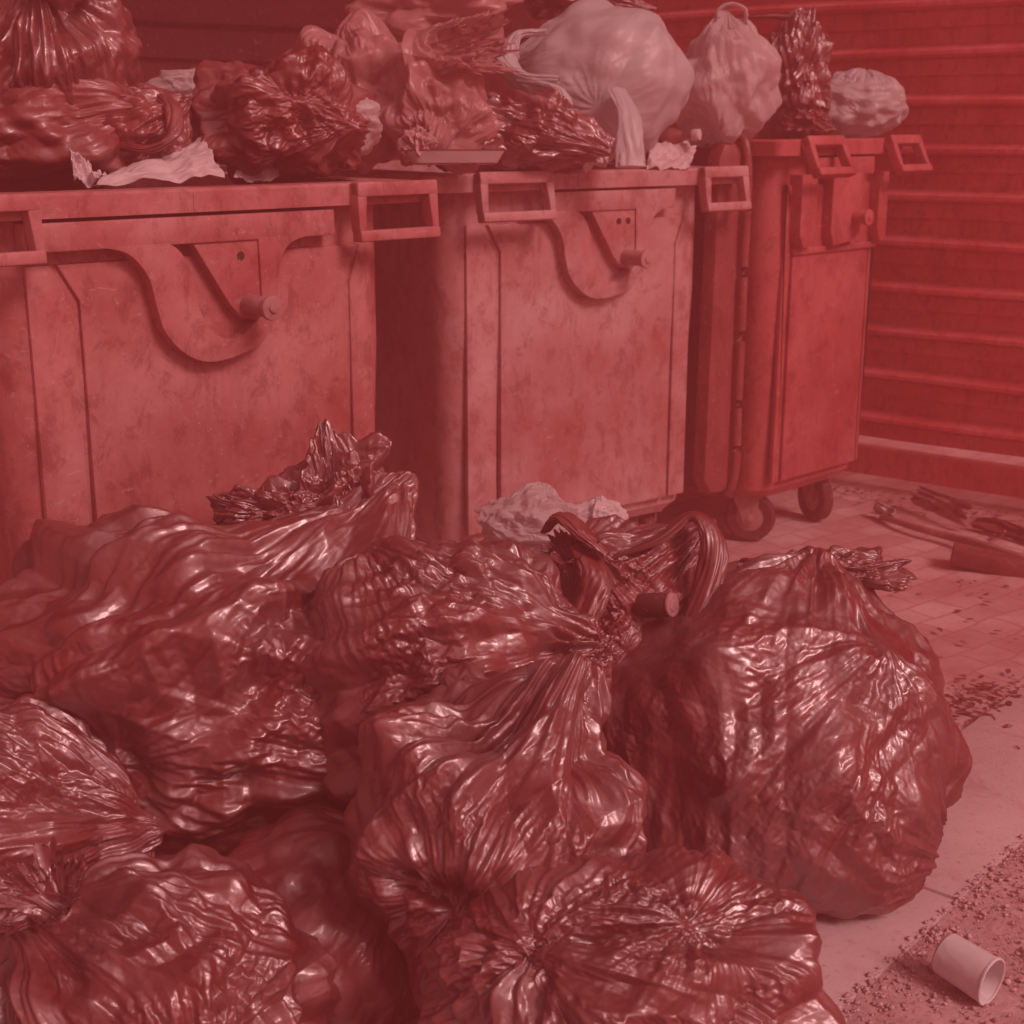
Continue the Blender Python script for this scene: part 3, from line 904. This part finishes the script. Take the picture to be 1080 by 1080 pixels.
strap('handle', bagB, M_BLACK2, [rel(575, 560, 2.5, c), rel(592, 545, 2.47, c), rel(618, 566, 2.44, c), rel(640, 585, 2.43, c)], lambda s: 0.012 + 0.008 * math.sin(s * 3.1), 0.4, 2.2, 8)
strap('handle', bagB, M_BLACK2, [rel(610, 575, 2.46, c), rel(628, 610, 2.42, c), rel(615, 650, 2.40, c), rel(592, 690, 2.38, c)], lambda s: 0.016 + 0.014 * math.sin(s * 3.1), 0.45, 2.4, 12)
tuft('gathered_neck', bagB, M_BLACK2, rel(602, 580, 2.46, c), q_of((-0.3, 0.8, 0.5)), r0=0.015, r1=0.045, h=0.04, F=2.4, seed=27, squash=0.8)
bm = bmesh.new()
p0 = at(697, 640, 2.425); p1 = at(706, 638, 2.40)
dd = (Vector(q_of((0.8, 0.05, 0.6))))
pc = at(700, 638, 2.44)
add_cyl(bm, pc - dd * 0.05, pc + dd * 0.012, 0.021, seg=28, bev=0.003)
o = bm_obj('tin_can', bm, M_RUBBER)
bm = bmesh.new()
add_cyl(bm, pc + dd * 0.0125, pc + dd * 0.019, 0.0215, seg=28, bev=0.003)
add_cyl(bm, pc + dd * 0.0185, pc + dd * 0.0205, 0.012, seg=20, bev=0.001)
l_ = bm_obj('end_cap', bm, M_METAL, o)
tag(o, 'small dark tin with a pale round end poking through the torn carrier bag', 'tin')

# lower centre bag
c = at(520, 880, 1.98)
bagF = make_bag('rubbish_bag', c, M_BLACK, 'torn black bag low in the centre of the pile, a dark hole in its side', 'rubbish bag', GF, floor=0.0,
    radii=(0.20, 0.2, 0.22), knot=q_of((0.45, 0.9, 0.1)), neck=0.20, pinch=0.5, pleat=0.06, F=5.0, reach=1.8,
    tens=[(q_of((-0.25, -0.35, 0.9)), 0.08, 5, 1.1)], crumple=0.05, cfreq=3.0, lump=0.15, seed=53, iso=0.5, facet=1.3)
# bottom right-centre bag
c = at(668, 1045, 1.80)
bagD = make_bag('rubbish_bag', c, M_BLACK, 'flattish glossy black bag in front of the bulging one, cut by the bottom edge', 'rubbish bag', GF, floor=0.0,
    radii=(0.245, 0.2, 0.17), knot=q_of((-0.55, 0.55, 0.6)), neck=0.08, pinch=0.3, pleat=0.065, F=3.6, reach=2.0,
    tens=[(q_of((0.25, 0.75, 0.6)), 0.05, 5, 1.0)], crumple=0.045, cfreq=2.8, lump=0.14, seed=61, iso=0.45, facet=1.2)
# bottom left bag with a knot
c = at(165, 1075, 1.88)
bagE = make_bag('rubbish_bag', c, M_BLACK, 'knotted black bag in the near left corner, pleats fanning from its knot', 'rubbish bag', GF, floor=0.0,
    radii=(0.22, 0.2, 0.20), knot=q_of((-0.68, 0.75, 0.25)), neck=0.12, pinch=0.6, pleat=0.085, F=5.0, reach=2.1,
    tens=[(q_of((0.45, -0.1, 0.9)), 0.045, 5, 1.1)], crumple=0.045, cfreq=3.0, lump=0.1, seed=71, iso=0.5, facet=1.5)
nk = at(48, 945, 1.78)
tuft('gathered_neck', bagE, M_BLACK, nk - c, q_of((-0.4, 0.75, 0.5)), r0=0.02, r1=0.07, h=0.05, F=2.6, seed=37, squash=0.8)
# far left bag in the shade of the wide one
c = at(-30, 890, 2.12)
bagG = make_bag('rubbish_bag', c, M_BLACK, 'black bag cut by the left edge of the picture, under the widest one', 'rubbish bag', GF, floor=0.0,
    radii=(0.24, 0.2, 0.22), knot=q_of((1.0, 0.1, -0.1)), neck=0.1, pinch=0.4, pleat=0.06, F=5.0, reach=2.3, iso=0.6, crumple=0.04, cfreq=3.0, lump=0.12, seed=83)
# filler bag between the lower ones
c = at(340, 985, 2.12)
bagI = make_bag('rubbish_bag', c, M_BLACK2, 'dull black bag sunk in the dark gap behind the knotted one', 'rubbish bag', GF, floor=0.0,
    radii=(0.19, 0.2, 0.17), knot=q_of((0.6, 0.8, 0.1)), neck=0.1, pinch=0.4, pleat=0.05, F=4.0, reach=1.6, crumple=0.03, cfreq=3.0, lump=0.1, seed=87, sub=6)

# white scraps behind the carrier
def crumpled_sheet(name, pts, mat, label, cat, seed=0, amp=0.012, n=70, thick=0.0015, curl=0.0, parent=None, group=None):
    """four 3-D corners, crumpled"""
    a, b, c_, d = [np.array(p) for p in pts]
    u = np.linspace(0, 1, n); U, V_ = np.meshgrid(u, u, indexing='ij'); U = U.ravel(); V_ = V_.ravel()
    P = (a[None] * ((1 - U) * (1 - V_))[:, None] + b * (U * (1 - V_))[:, None] + c_ * (U * V_)[:, None] + d * ((1 - U) * V_)[:, None])
    nr = np.cross(b - a, d - a); nr /= np.linalg.norm(nr)
    q = np.stack([U * 2, V_ * 2, 0 * U], 1).astype(np.float32)
    h = folds(q, 1.3, seed) * amp * 1.5 + folds(q, 3.5, seed + 1) * amp * 0.5 + noise(q * 1.2, seed) * amp * 2
    P = P + nr * (h + curl * (U - 0.5) ** 2 * 4 - 0)[:, None]
    e = (noise(q * 3, seed + 5) * 0.06)[:, None]
    P = P + (P - P.mean(0)) * e
    me = mesh_from(name, P, grid_faces(n, n))
    o = link_mesh(name, me, mat, parent)
    md = o.modifiers.new('thickness', 'SOLIDIFY'); md.thickness = thick
    if label: tag(o, label, cat, group)
    return o
c = at(632, 548, 2.95)
V, F = bag_mesh('x', (0.055, 0.04, 0.045), seed=5, sub=5, crumple=0.08, cfreq=2.5, neck=0.1, lump=0.2)
o = link_mesh('crumpled_paper', mesh_from('crumpled_paper', V, F), M_PAPER, loc=c); tag(o, 'ball of white paper showing between the dark carrier bag and the middle bin', 'paper')
c = at(560, 552, 2.8)
bagW = make_bag('carrier_bag', c, M_MILKY, 'small milky carrier bag tucked behind the dark one at the foot of the middle bin', 'carrier bag', None,
    radii=(0.10, 0.07, 0.065), knot=q_of((0.2, 1, 0)), neck=0.3, pinch=0.5, pleat=0.08, crumple=0.05, seed=93, sub=6)

# ---- on the near bin
c = at(52, 66, 2.95)
bag1 = make_bag('rubbish_bag', c, M_BLACK, 'glossy black bag heaped highest on the near bin, pleats fanning from its knot', 'rubbish bag', GL,
    radii=(0.185, 0.16, 0.19), knot=q_of((0.10, 0.62, 0.75)), neck=0.06, pinch=0.7, pleat=0.17, F=5.5, reach=2.3, tens=[], crumple=0.035, cfreq=3.0, lump=0.08, seed=101, sub=6)
tuft('gathered_neck', bag1, M_BLACK, at(66, -6, 2.80) - c, q_of((0.1, 0.9, 0.4)), r0=0.012, r1=0.07, h=0.06, F=3, seed=45)
c = at(40, 140, 2.95)
bag2 = make_bag('rubbish_bag', c, M_BLACK2, 'dull black bag squashed under the glossy one on the near bin', 'rubbish bag', GL,
    radii=(0.23, 0.17, 0.12), knot=q_of((0.9, 0.35, 0.1)), neck=0.25, pinch=0.5, pleat=0.05, F=4, reach=1.6, crumple=0.03, cfreq=2.6, lump=0.25, seed=111, sub=6)
c = at(145, 140, 2.98)
bag3 = make_bag('rubbish_bag', c, M_BLACK2, 'limp black bag with a twisted end lying between two fuller bags on the near bin', 'rubbish bag', GL,
    radii=(0.115, 0.1, 0.085), knot=q_of((0.8, 0.6, 0.2)), neck=0.4, pinch=0.6, pleat=0.12, F=3.5, reach=2.2, crumple=0.06, cfreq=2.6, lump=0.2, seed=113, sub=6)
strap('handle', bag3, M_BLACK2, [rel(120, 150, 2.9, c), rel(155, 158, 2.88, c), rel(180, 145, 2.88, c), rel(184, 118, 2.9, c), rel(172, 100, 2.95, c)], 0.017, 0.5, 2.2, 5)
c = at(290, 128, 3.06)
bag4 = make_bag('rubbish_bag', c, M_BLACK2, 'black bag slumped in the middle of the near bin beside a crinkled pale bag', 'rubbish bag', GL,
    radii=(0.19, 0.15, 0.135), knot=q_of((0.75, -0.2, 0.6)), neck=0.05, pinch=0.4, pleat=0.07, F=4.5, reach=1.7,
    tens=[(q_of((0.35, 0.1, 0.9)), 0.05, 5, 1.0)], crumple=0.04, cfreq=2.7, lump=0.28, seed=121, sub=6, iso=0.8, facet=1.4)
c = at(352, 130, 3.14)
o = make_bag('carrier_bag', c, M_MILKY, 'crinkled pale plastic bag bulging against the slumped black bag on the near bin', 'carrier bag', GL,
    radii=(0.105, 0.08, 0.085), knot=q_of((-0.8, -0.3, 0.5)), neck=0.25, pinch=0.5, pleat=0.08, F=4, reach=1.8, crumple=0.05, cfreq=2.4, lump=0.16, seed=127, sub=6, iso=0.9, facet=0.9)
c = at(196, 95, 3.25)
o = make_bag('carrier_bag', c, M_MILKY, 'flat pale carrier bag lying over the back of the slumped black one', 'carrier bag', GL,
    radii=(0.085, 0.06, 0.045), knot=q_of((0.9, 0.6, 0)), neck=0.7, pinch=0.5, pleat=0.08, F=4, reach=1.8, crumple=0.05, cfreq=2.5, lump=0.2, seed=131, sub=6)
# white sheet lying on the rim
o = crumpled_sheet('plastic_sheet', [at(98, 192, 2.78), at(237, 186, 2.84), at(214, 146, 2.98), at(118, 182, 2.92)], M_PAPER,
    'white plastic sheet with a small hole lying along the near bin\'s rim', 'sheet', seed=3, amp=0.006)
o = crumpled_sheet('paper_strip', [at(78, 190, 2.76), at(112, 192, 2.78), at(90, 168, 2.82), at(74, 158, 2.8)], M_PAPER,
    'small twisted white strip at the left end of the white sheet', 'strip', seed=9, amp=0.012, n=40)
o = crumpled_sheet('paper_scrap', [at(246, 188, 2.98), at(294, 186, 3.02), at(288, 172, 3.1), at(258, 174, 3.08)], M_PAPER,
    'little curved white scrap on the rim of the near bin below the slumped bag', 'scrap', seed=13, amp=0.006, n=40, curl=0.006)

# large clear sacks towards the back of the near bin
c = at(378, 100, 3.55)
o = make_bag('clear_sack', c, M_CLEAR, 'big limp translucent sack behind the slumped black bag', 'sack', GL,
    radii=(0.17, 0.14, 0.155), knot=q_of((-0.2, 1, 0.1)), neck=0.1, pinch=0.3, pleat=0.09, F=2.6, reach=2.0, crumple=0.05, cfreq=1.8, lump=0.42, seed=141, sub=6, iso=0.3, facet=1.3)
c = at(450, 12, 3.75)
o = make_bag('clear_sack', c, M_CLEAR, 'translucent sack topmost at the back, cut by the top edge of the picture', 'sack', GL,
    radii=(0.20, 0.14, 0.10), knot=q_of((1, 0.2, 0.1)), neck=0.25, pinch=0.45, pleat=0.09, F=2.6, reach=2.0, crumple=0.05, cfreq=1.8, lump=0.42, seed=147, sub=6, iso=0.3, facet=1.3)
c = at(458, 118, 3.42)
o = make_bag('clear_sack', c, M_CLEAR, 'open-mouthed translucent sack between the two bins, folded over a dark one', 'sack', GL,
    radii=(0.115, 0.1, 0.125), knot=q_of((-0.1, -1, 0.3)), neck=0.1, pinch=0.3, pleat=0.07, F=2.6, reach=2.0, crumple=0.05, cfreq=1.8, lump=0.42, seed=151, sub=6, iso=0.3, facet=1.3)
tuft('folded_mouth', o, M_CLEAR, rel(440, 62, 3.40, c), q_of((1, 0.12, 0.35)), r0=0.07, r1=0.085, h=0.19, F=1.2, seed=31, squash=0.75, back=0.0, ragged=0.1)

# foam tray and foil lump on the rims
bm = bmesh.new()
p = at(478, 172, 3.36)
Mt = Matrix.Translation(p) @ Matrix.Rotation(R(8), 4, 'Z') @ Matrix.Rotation(R(-4), 4, 'X')
prof_t = [(rrect(-0.115, 0.115, -0.07, 0.07, 0.02), 0.028), (rrect(-0.11, 0.11, -0.065, 0.065, 0.02), 0.028), (rrect(-0.095, 0.095, -0.05, 0.05, 0.015), 0.004), (rrect(-0.10, 0.10, -0.056, 0.056, 0.018), -0.002), (rrect(-0.115, 0.115, -0.07, 0.07, 0.02), 0.024)]
rg = loft(bm, prof_t); bm.faces.new(rg[2]); 
bmesh.ops.transform(bm, matrix=Mt, verts=bm.verts)
o = bm_obj('foam_tray', bm, M_PAPER); tag(o, 'pale foam tray wedged on the rims between the near and the middle bin', 'tray')
V, F = bag_mesh('x', (0.034, 0.028, 0.032), seed=8, sub=5, crumple=0.14, cfreq=2.5, neck=0.1, lump=0.25)
o = link_mesh('foil_ball', mesh_from('foil_ball', V, F), M_METAL, loc=at(440, 152, 3.3)); tag(o, 'crushed foil ball on the left end of the foam tray', 'foil')

# ---- on the middle bin
c = at(548, 140, 3.62)
bag5 = make_bag('rubbish_bag', c, M_BLACK, 'shiny dark bag spilling over the middle bin under the white carrier bag', 'rubbish bag', GL,
    radii=(0.19, 0.14, 0.10), knot=q_of((0.9, -0.5, 0.3)), neck=0.35, pinch=0.5, pleat=0.07, F=4.5, reach=2.0, crumple=0.07, cfreq=3.2, lump=0.2, seed=161, sub=6)
c = at(478, 140, 3.66)
o = make_bag('rubbish_bag', c, M_BLACK2, 'dark bag lying at the left end of the middle bin behind the foam tray', 'rubbish bag', GL,
    radii=(0.12, 0.12, 0.09), knot=q_of((-0.9, 0.2, 0.1)), neck=0.2, pinch=0.5, pleat=0.05, F=4.5, reach=2.0, crumple=0.05, cfreq=2.8, lump=0.2, seed=163, sub=6)
c = at(636, 88, 3.85)
bagW1 = make_bag('carrier_bag', c, M_WHITE, 'fat white carrier bag lying on the middle bin, handle holes facing left', 'carrier bag', GL,
    radii=(0.235, 0.18, 0.20), knot=q_of((-0.95, 0.15, 0.1)), neck=0.12, pinch=0.35, pleat=0.035, F=2.8, reach=1.6,
    tens=[(q_of((-0.1, -0.55, 0.8)), 0.03, 4, 0.9)], crumple=0.018, cfreq=2.0, lump=0.11, seed=171, sub=6, iso=0.35, facet=1.5)
strap('handle', bagW1, M_WHITE, [rel(575, 34, 3.72, c), rel(545, 38, 3.7, c), rel(535, 60, 3.68, c), rel(552, 80, 3.66, c), rel(590, 84, 3.64, c)], lambda s: 0.020 + 0.008 * math.sin(s * 3), 0.4, 2, 3)
strap('handle', bagW1, M_WHITE, [rel(548, 84, 3.66, c), rel(585, 92, 3.62, c), rel(597, 108, 3.60, c), rel(590, 122, 3.6, c)], lambda s: 0.020 - 0.006 * s, 0.4, 2, 5)
strap('tail', bagW1, M_WHITE, [rel(650, 95, 3.66, c), rel(662, 120, 3.62, c), rel(664, 150, 3.60, c), rel(665, 176, 3.60, c)], lambda s: 0.026 + 0.012 * s, 0.35, 1.6, 7, pleat=0.2)
bm = bmesh.new()
add_tube(bm, [at(575, 44, 3.68), at(560, 48, 3.665), at(556, 52, 3.66)], 0.004, 6, 4); bm.free()
V, F = bag_mesh('x', (0.05, 0.03, 0.04), seed=18, sub=5, crumple=0.12, cfreq=2.8, neck=0.1, lump=0.3)
o = link_mesh('crumpled_paper', mesh_from('crumpled_paper', V, F), M_PAPER, loc=at(626, 158, 3.62)); tag(o, 'crumpled pale paper poking out below the fat white carrier bag', 'paper')
c = at(615, 2, 4.0)
o = make_bag('rubbish_bag', c, M_BLACK, 'dark bag behind the fat white one at the top edge of the picture', 'rubbish bag', GL,
    radii=(0.14, 0.1, 0.06), knot=q_of((0.9, -0.3, 0.1)), neck=0.5, pinch=0.5, pleat=0.07, F=4.5, reach=2.0, crumple=0.07, cfreq=2.8, lump=0.2, seed=181, sub=6)
# milky carrier standing right
c = at(762, 92, 4.1)
bagW2 = make_bag('carrier_bag', c, M_MILKY, 'upright milky carrier bag with a looped handle on the right end of the middle bin', 'carrier bag', GL,
    radii=(0.15, 0.12, 0.165), knot=q_of((0.05, 1, 0.1)), neck=0.35, pinch=0.55, pleat=0.05, F=3.5, reach=2.0,
    tens=[(q_of((-0.1, -0.9, 0.5)), 0.05, 5, 1.3)], crumple=0.025, cfreq=2.4, lump=0.25, seed=191, sub=6, iso=0.6, facet=1.2)
strap('handle', bagW2, M_MILKY, [rel(756, 24, 4.06, c), rel(758, 10, 4.05, c), rel(772, 4, 4.05, c), rel(786, 10, 4.05, c), rel(786, 26, 4.06, c)], 0.009, 0.5, 2, 9)
# bottle and paper on the right end of the rim
bm = bmesh.new()
p0 = at(684, 146, 3.98); p1 = at(738, 142, 3.9)
dv = (p1 - p0).normalized()
add_cyl(bm, p0, p0 + dv * 0.075, 0.026, seg=24, bev=0.006)
add_cyl(bm, p0 + dv * 0.07, p0 + dv * 0.105, 0.0255, 0.012, seg=24)
add_cyl(bm, p0 + dv * 0.104, p0 + dv * 0.135, 0.012, seg=20, bev=0.001)
bo = bm_obj('bottle', bm, M_BLACK2); tag(bo, 'dark bottle lying on its side under the milky carrier bag', 'bottle')
bm = bmesh.new(); add_cyl(bm, p0 + dv * 0.134, p0 + dv * 0.156, 0.0155, seg=20, bev=0.003)
bm_obj('cap', bm, M_PAPER, bo)
o = crumpled_sheet('paper_sheet', [at(682, 178, 3.84), at(728, 176, 3.92), at(736, 152, 3.98), at(684, 150, 3.92)], M_PAPER,
    'white paper lying on the middle bin\'s rim under the bottle', 'paper', seed=23, amp=0.01, n=50)

# ---- on the far bin
c = at(838, 78, 4.45)
o = make_bag('rubbish_bag', c, M_BLACK, 'black bag stretched into a peak on the left of the far bin', 'rubbish bag', GL,
    radii=(0.10, 0.11, 0.17), knot=q_of((0.35, 1, 0)), neck=0.25, pinch=0.5, pleat=0.10, F=4, reach=2.2, crumple=0.09, cfreq=2.6, lump=0.2, seed=201, sub=6)
strap('handle', o, M_BLACK2, [rel(790, 18, 4.4, c), rel(825, 18, 4.4, c), rel(850, 26, 4.4, c), rel(876, 42, 4.42, c)], lambda s: 0.008 + 0.014 * math.sin(s * 3.1), 0.35, 2.0, 33)
c = at(905, 112, 4.62)
o = make_bag('carrier_bag', c, M_WHITE, 'lumpy white carrier bag filling the top of the far bin', 'carrier bag', GL,
    radii=(0.155, 0.12, 0.10), knot=q_of((-0.7, 0.5, 0.3)), neck=0.05, pinch=0.3, pleat=0.05, F=3, reach=1.6,
    tens=[(q_of((0.1, 0.9, 0.3)), 0.10, 4, 1.0)], crumple=0.03, cfreq=2.2, lump=0.2, seed=214, sub=6, iso=0.8, facet=0.9)
c = at(850, 132, 4.35)
o = make_bag('rubbish_bag', c, M_BLACK2, 'small dark bag at the left corner of the far bin beneath the peaked one', 'rubbish bag', GL,
    radii=(0.07, 0.07, 0.04), knot=q_of((0.9, -0.2, 0)), neck=0.2, pinch=0.5, pleat=0.1, F=4, reach=2.0, crumple=0.12, cfreq=2.6, lump=0.2, seed=217, sub=6)

# ------------------------------------------------------------------ small things on the ground
# plastic cup lying at the kerb
g = ground_at(1018, 1042, 0.018)
cup = empty('paper_cup', (g.x, g.y, 0.055), 0)
tag(cup, 'empty white cup lying on its side in the grit at the kerb', 'cup')
ax = Vector((0.62, -0.78, -0.10)).normalized()
bm = bmesh.new()
q = ax.to_track_quat('Z', 'Y').to_matrix().to_4x4()
Lh, ra, rb = 0.085, 0.034, 0.037
seg = 48
prof_c = [(0, -Lh / 2 + 0.003), (ra * 0.8, -Lh / 2 + 0.003), (ra * 0.9, -Lh / 2), (ra, -Lh / 2 + 0.004), (rb, Lh / 2 - 0.004), (rb + 0.0016, Lh / 2 - 0.002), (rb, Lh / 2), (rb - 0.002, Lh / 2 - 0.003), (ra - 0.002, -Lh / 2 + 0.008), (0.0, -Lh / 2 + 0.008)]
rings = []
for r, z in prof_c:
    rings.append([bm.verts.new((r * math.cos(2 * math.pi * k / seg), r * math.sin(2 * math.pi * k / seg), z)) for k in range(seg)] if r > 0 else [bm.verts.new((0, 0, z))])
for a, b in zip(rings, rings[1:]):
    for k in range(seg):
        k2 = (k + 1) % seg
        if len(a) == 1: bm.faces.new((a[0], b[k], b[k2]))
        elif len(b) == 1: bm.faces.new((a[k], a[k2], b[0]))
        else: bm.faces.new((a[k], a[k2], b[k2], b[k]))
for v_ in bm.verts:
    k_ = max(0, v_.co.z / Lh + 0.5); v_.co.x *= 1 - 0.16 * k_; v_.co.y *= 1 + 0.06 * k_
bmesh.ops.transform(bm, matrix=q, verts=bm.verts)
bm_obj('cup_wall', bm, M_CUP, cup)
bm = bmesh.new()
tor = []
for k in range(seg):
    a = 2 * math.pi * k / seg
    tor.append([bm.verts.new(((rb + 0.002 * math.cos(b)) * math.cos(a), (rb + 0.002 * math.cos(b)) * math.sin(a), Lh / 2 + 0.002 * math.sin(b))) for b in [j * math.pi / 3 for j in range(6)]])
for k in range(seg):
    for j in range(6): bm.faces.new((tor[k][j], tor[(k + 1) % seg][j], tor[(k + 1) % seg][(j + 1) % 6], tor[k][(j + 1) % 6]))
for v_ in bm.verts:
    v_.co.x *= 0.84; v_.co.y *= 1.06
bmesh.ops.transform(bm, matrix=q, verts=bm.verts)
bm_obj('rolled_lip', bm, M_CUP, cup)

# branch, board, rags and leaves along the foot of the fence
bm = bmesh.new()
def gp(u, v, z=0.02): p = ground_at(u, v, z); return p
add_tube(bm, [gp(930, 545), gp(965, 556, .03), gp(1005, 567, .03), gp(1040, 576, .04), gp(1085, 592, .03), gp(1130, 604, .02)], lambda s: 0.011 + 0.006 * s, 8)
add_tube(bm, [gp(1040, 576, .04), gp(1052, 568, .06), gp(1060, 560, .09)], lambda s: 0.008 - 0.003 * s, 7)
o = bm_obj('branch', bm, M_WOOD); tag(o, 'thin forked dead branch lying along the foot of the corrugated fence', 'branch')
bm = bmesh.new()
pa = gp(1008, 600, 0); pb = gp(1074, 606, 0)
dv = (pb - pa); an = math.atan2(dv.y, dv.x)
Mb = Matrix.Translation((pa + pb) / 2) @ Matrix.Rotation(an, 4, 'Z') @ Matrix.Rotation(R(8), 4, 'Y')
add_box(bm, -0.11, 0.11, -0.03, 0.06, 0.004, 0.055, 0.006, Mb)
o = bm_obj('wood_block', bm, M_DARKLIT); tag(o, 'short dark block of wood in front of the branch on the paving', 'block')
o = crumpled_sheet('cardboard_scrap', [gp(960, 530, .03), gp(1018, 556, .02), gp(1022, 530, .10), gp(968, 512, .09)], M_WOOD,
    'bent pale cardboard scrap leaning against the foot of the fence', 'cardboard', seed=33, amp=0.01, n=50)
o = crumpled_sheet('paper_scrap', [gp(918, 540, .02), gp(944, 550, .02), gp(946, 538, .05), gp(924, 530, .05)], M_PAPER,
    'small torn white scrap by the fence beside the far bin', 'scrap', seed=35, amp=0.012, n=40)
o = crumpled_sheet('rag', [gp(1025, 556, .01), gp(1105, 578, .01), gp(1105, 562, .05), gp(1028, 545, .05)], M_DARKLIT,
    'dark rag heaped behind the branch at the right edge', 'rag', seed=37, amp=0.014, n=60)
# scattered leaf litter
rs = np.random.RandomState(9)
Vl, Fl = [], []
def leaf(p, s, a, tl):
    k = np.array([[-1, 0, 0], [-.4, .42, .12], [.5, .38, .1], [1, 0, 0.05], [.5, -.38, .14], [-.4, -.42, .1], [0, 0, -.02]]) * s
    c_, s_ = math.cos(a), math.sin(a)
    k = k @ np.array([[c_, s_, 0], [-s_, c_, 0], [0, 0, 1]]); k[:, 2] += k[:, 0] * tl
    k = k + p; k[:, 2] = np.maximum(k[:, 2], p[2] - 0.0)
    n0 = sum(len(x) for x in Vl)
    Vl.append(k)
    for j in range(6): Fl.append([n0 + 6, n0 + j, n0 + (j + 1) % 6])
for i in range(520):
    r_ = rs.rand()
    if r_ < 0.55:
        a = rs.uniform(-1.6, 0.9); p2 = W0 + WDIR * a + WN * (0.06 + abs(rs.normal(0, 0.09)))
    elif r_ < 0.85:
        g_ = ground_at(1045 + rs.normal(0, 32), 742 + rs.normal(0, 14)); p2 = Vector((g_.x, g_.y))
    else:
        g_ = ground_at(rs.uniform(900, 1100), rs.uniform(600, 800)); p2 = Vector((g_.x, g_.y))
    leaf(np.array([p2.x, p2.y, 0.004 + 0.012 * rs.rand()]), rs.uniform(0.005, 0.018), rs.uniform(0, 6.3), rs.uniform(-.3, .3))
me = mesh_from('leaf_litter', np.concatenate(Vl), np.array(Fl))
o = link_mesh('leaf_litter', me, M_DARKLIT, smooth=False)
tag(o, 'dark leaf litter drifted on the paving and along the fence', 'leaf litter', kind='stuff')

# ------------------------------------------------------------------ added red veil
bm = bmesh.new()
add_box(bm, -22, 22, -22, 22, -1.0, 3.6)  # scattering volume added to redden everything and raise the blacks
m = bpy.data.materials.new('veil'); m.use_nodes = True
n, l = m.node_tree.nodes, m.node_tree.links
n.clear()
out = n.new('ShaderNodeOutputMaterial'); pv = n.new('ShaderNodeVolumePrincipled')
pv.inputs['Color'].default_value = (0.92, 0.27, 0.27, 1)
pv.inputs['Density'].default_value = 0.082
l.new(pv.outputs[0], out.inputs['Volume'])
hz = bm_obj('veil', bm, m, auto=False)
tag(hz, 'faint reddish haze added to tint the yard and lift its dark tones', 'veil', kind='stuff')
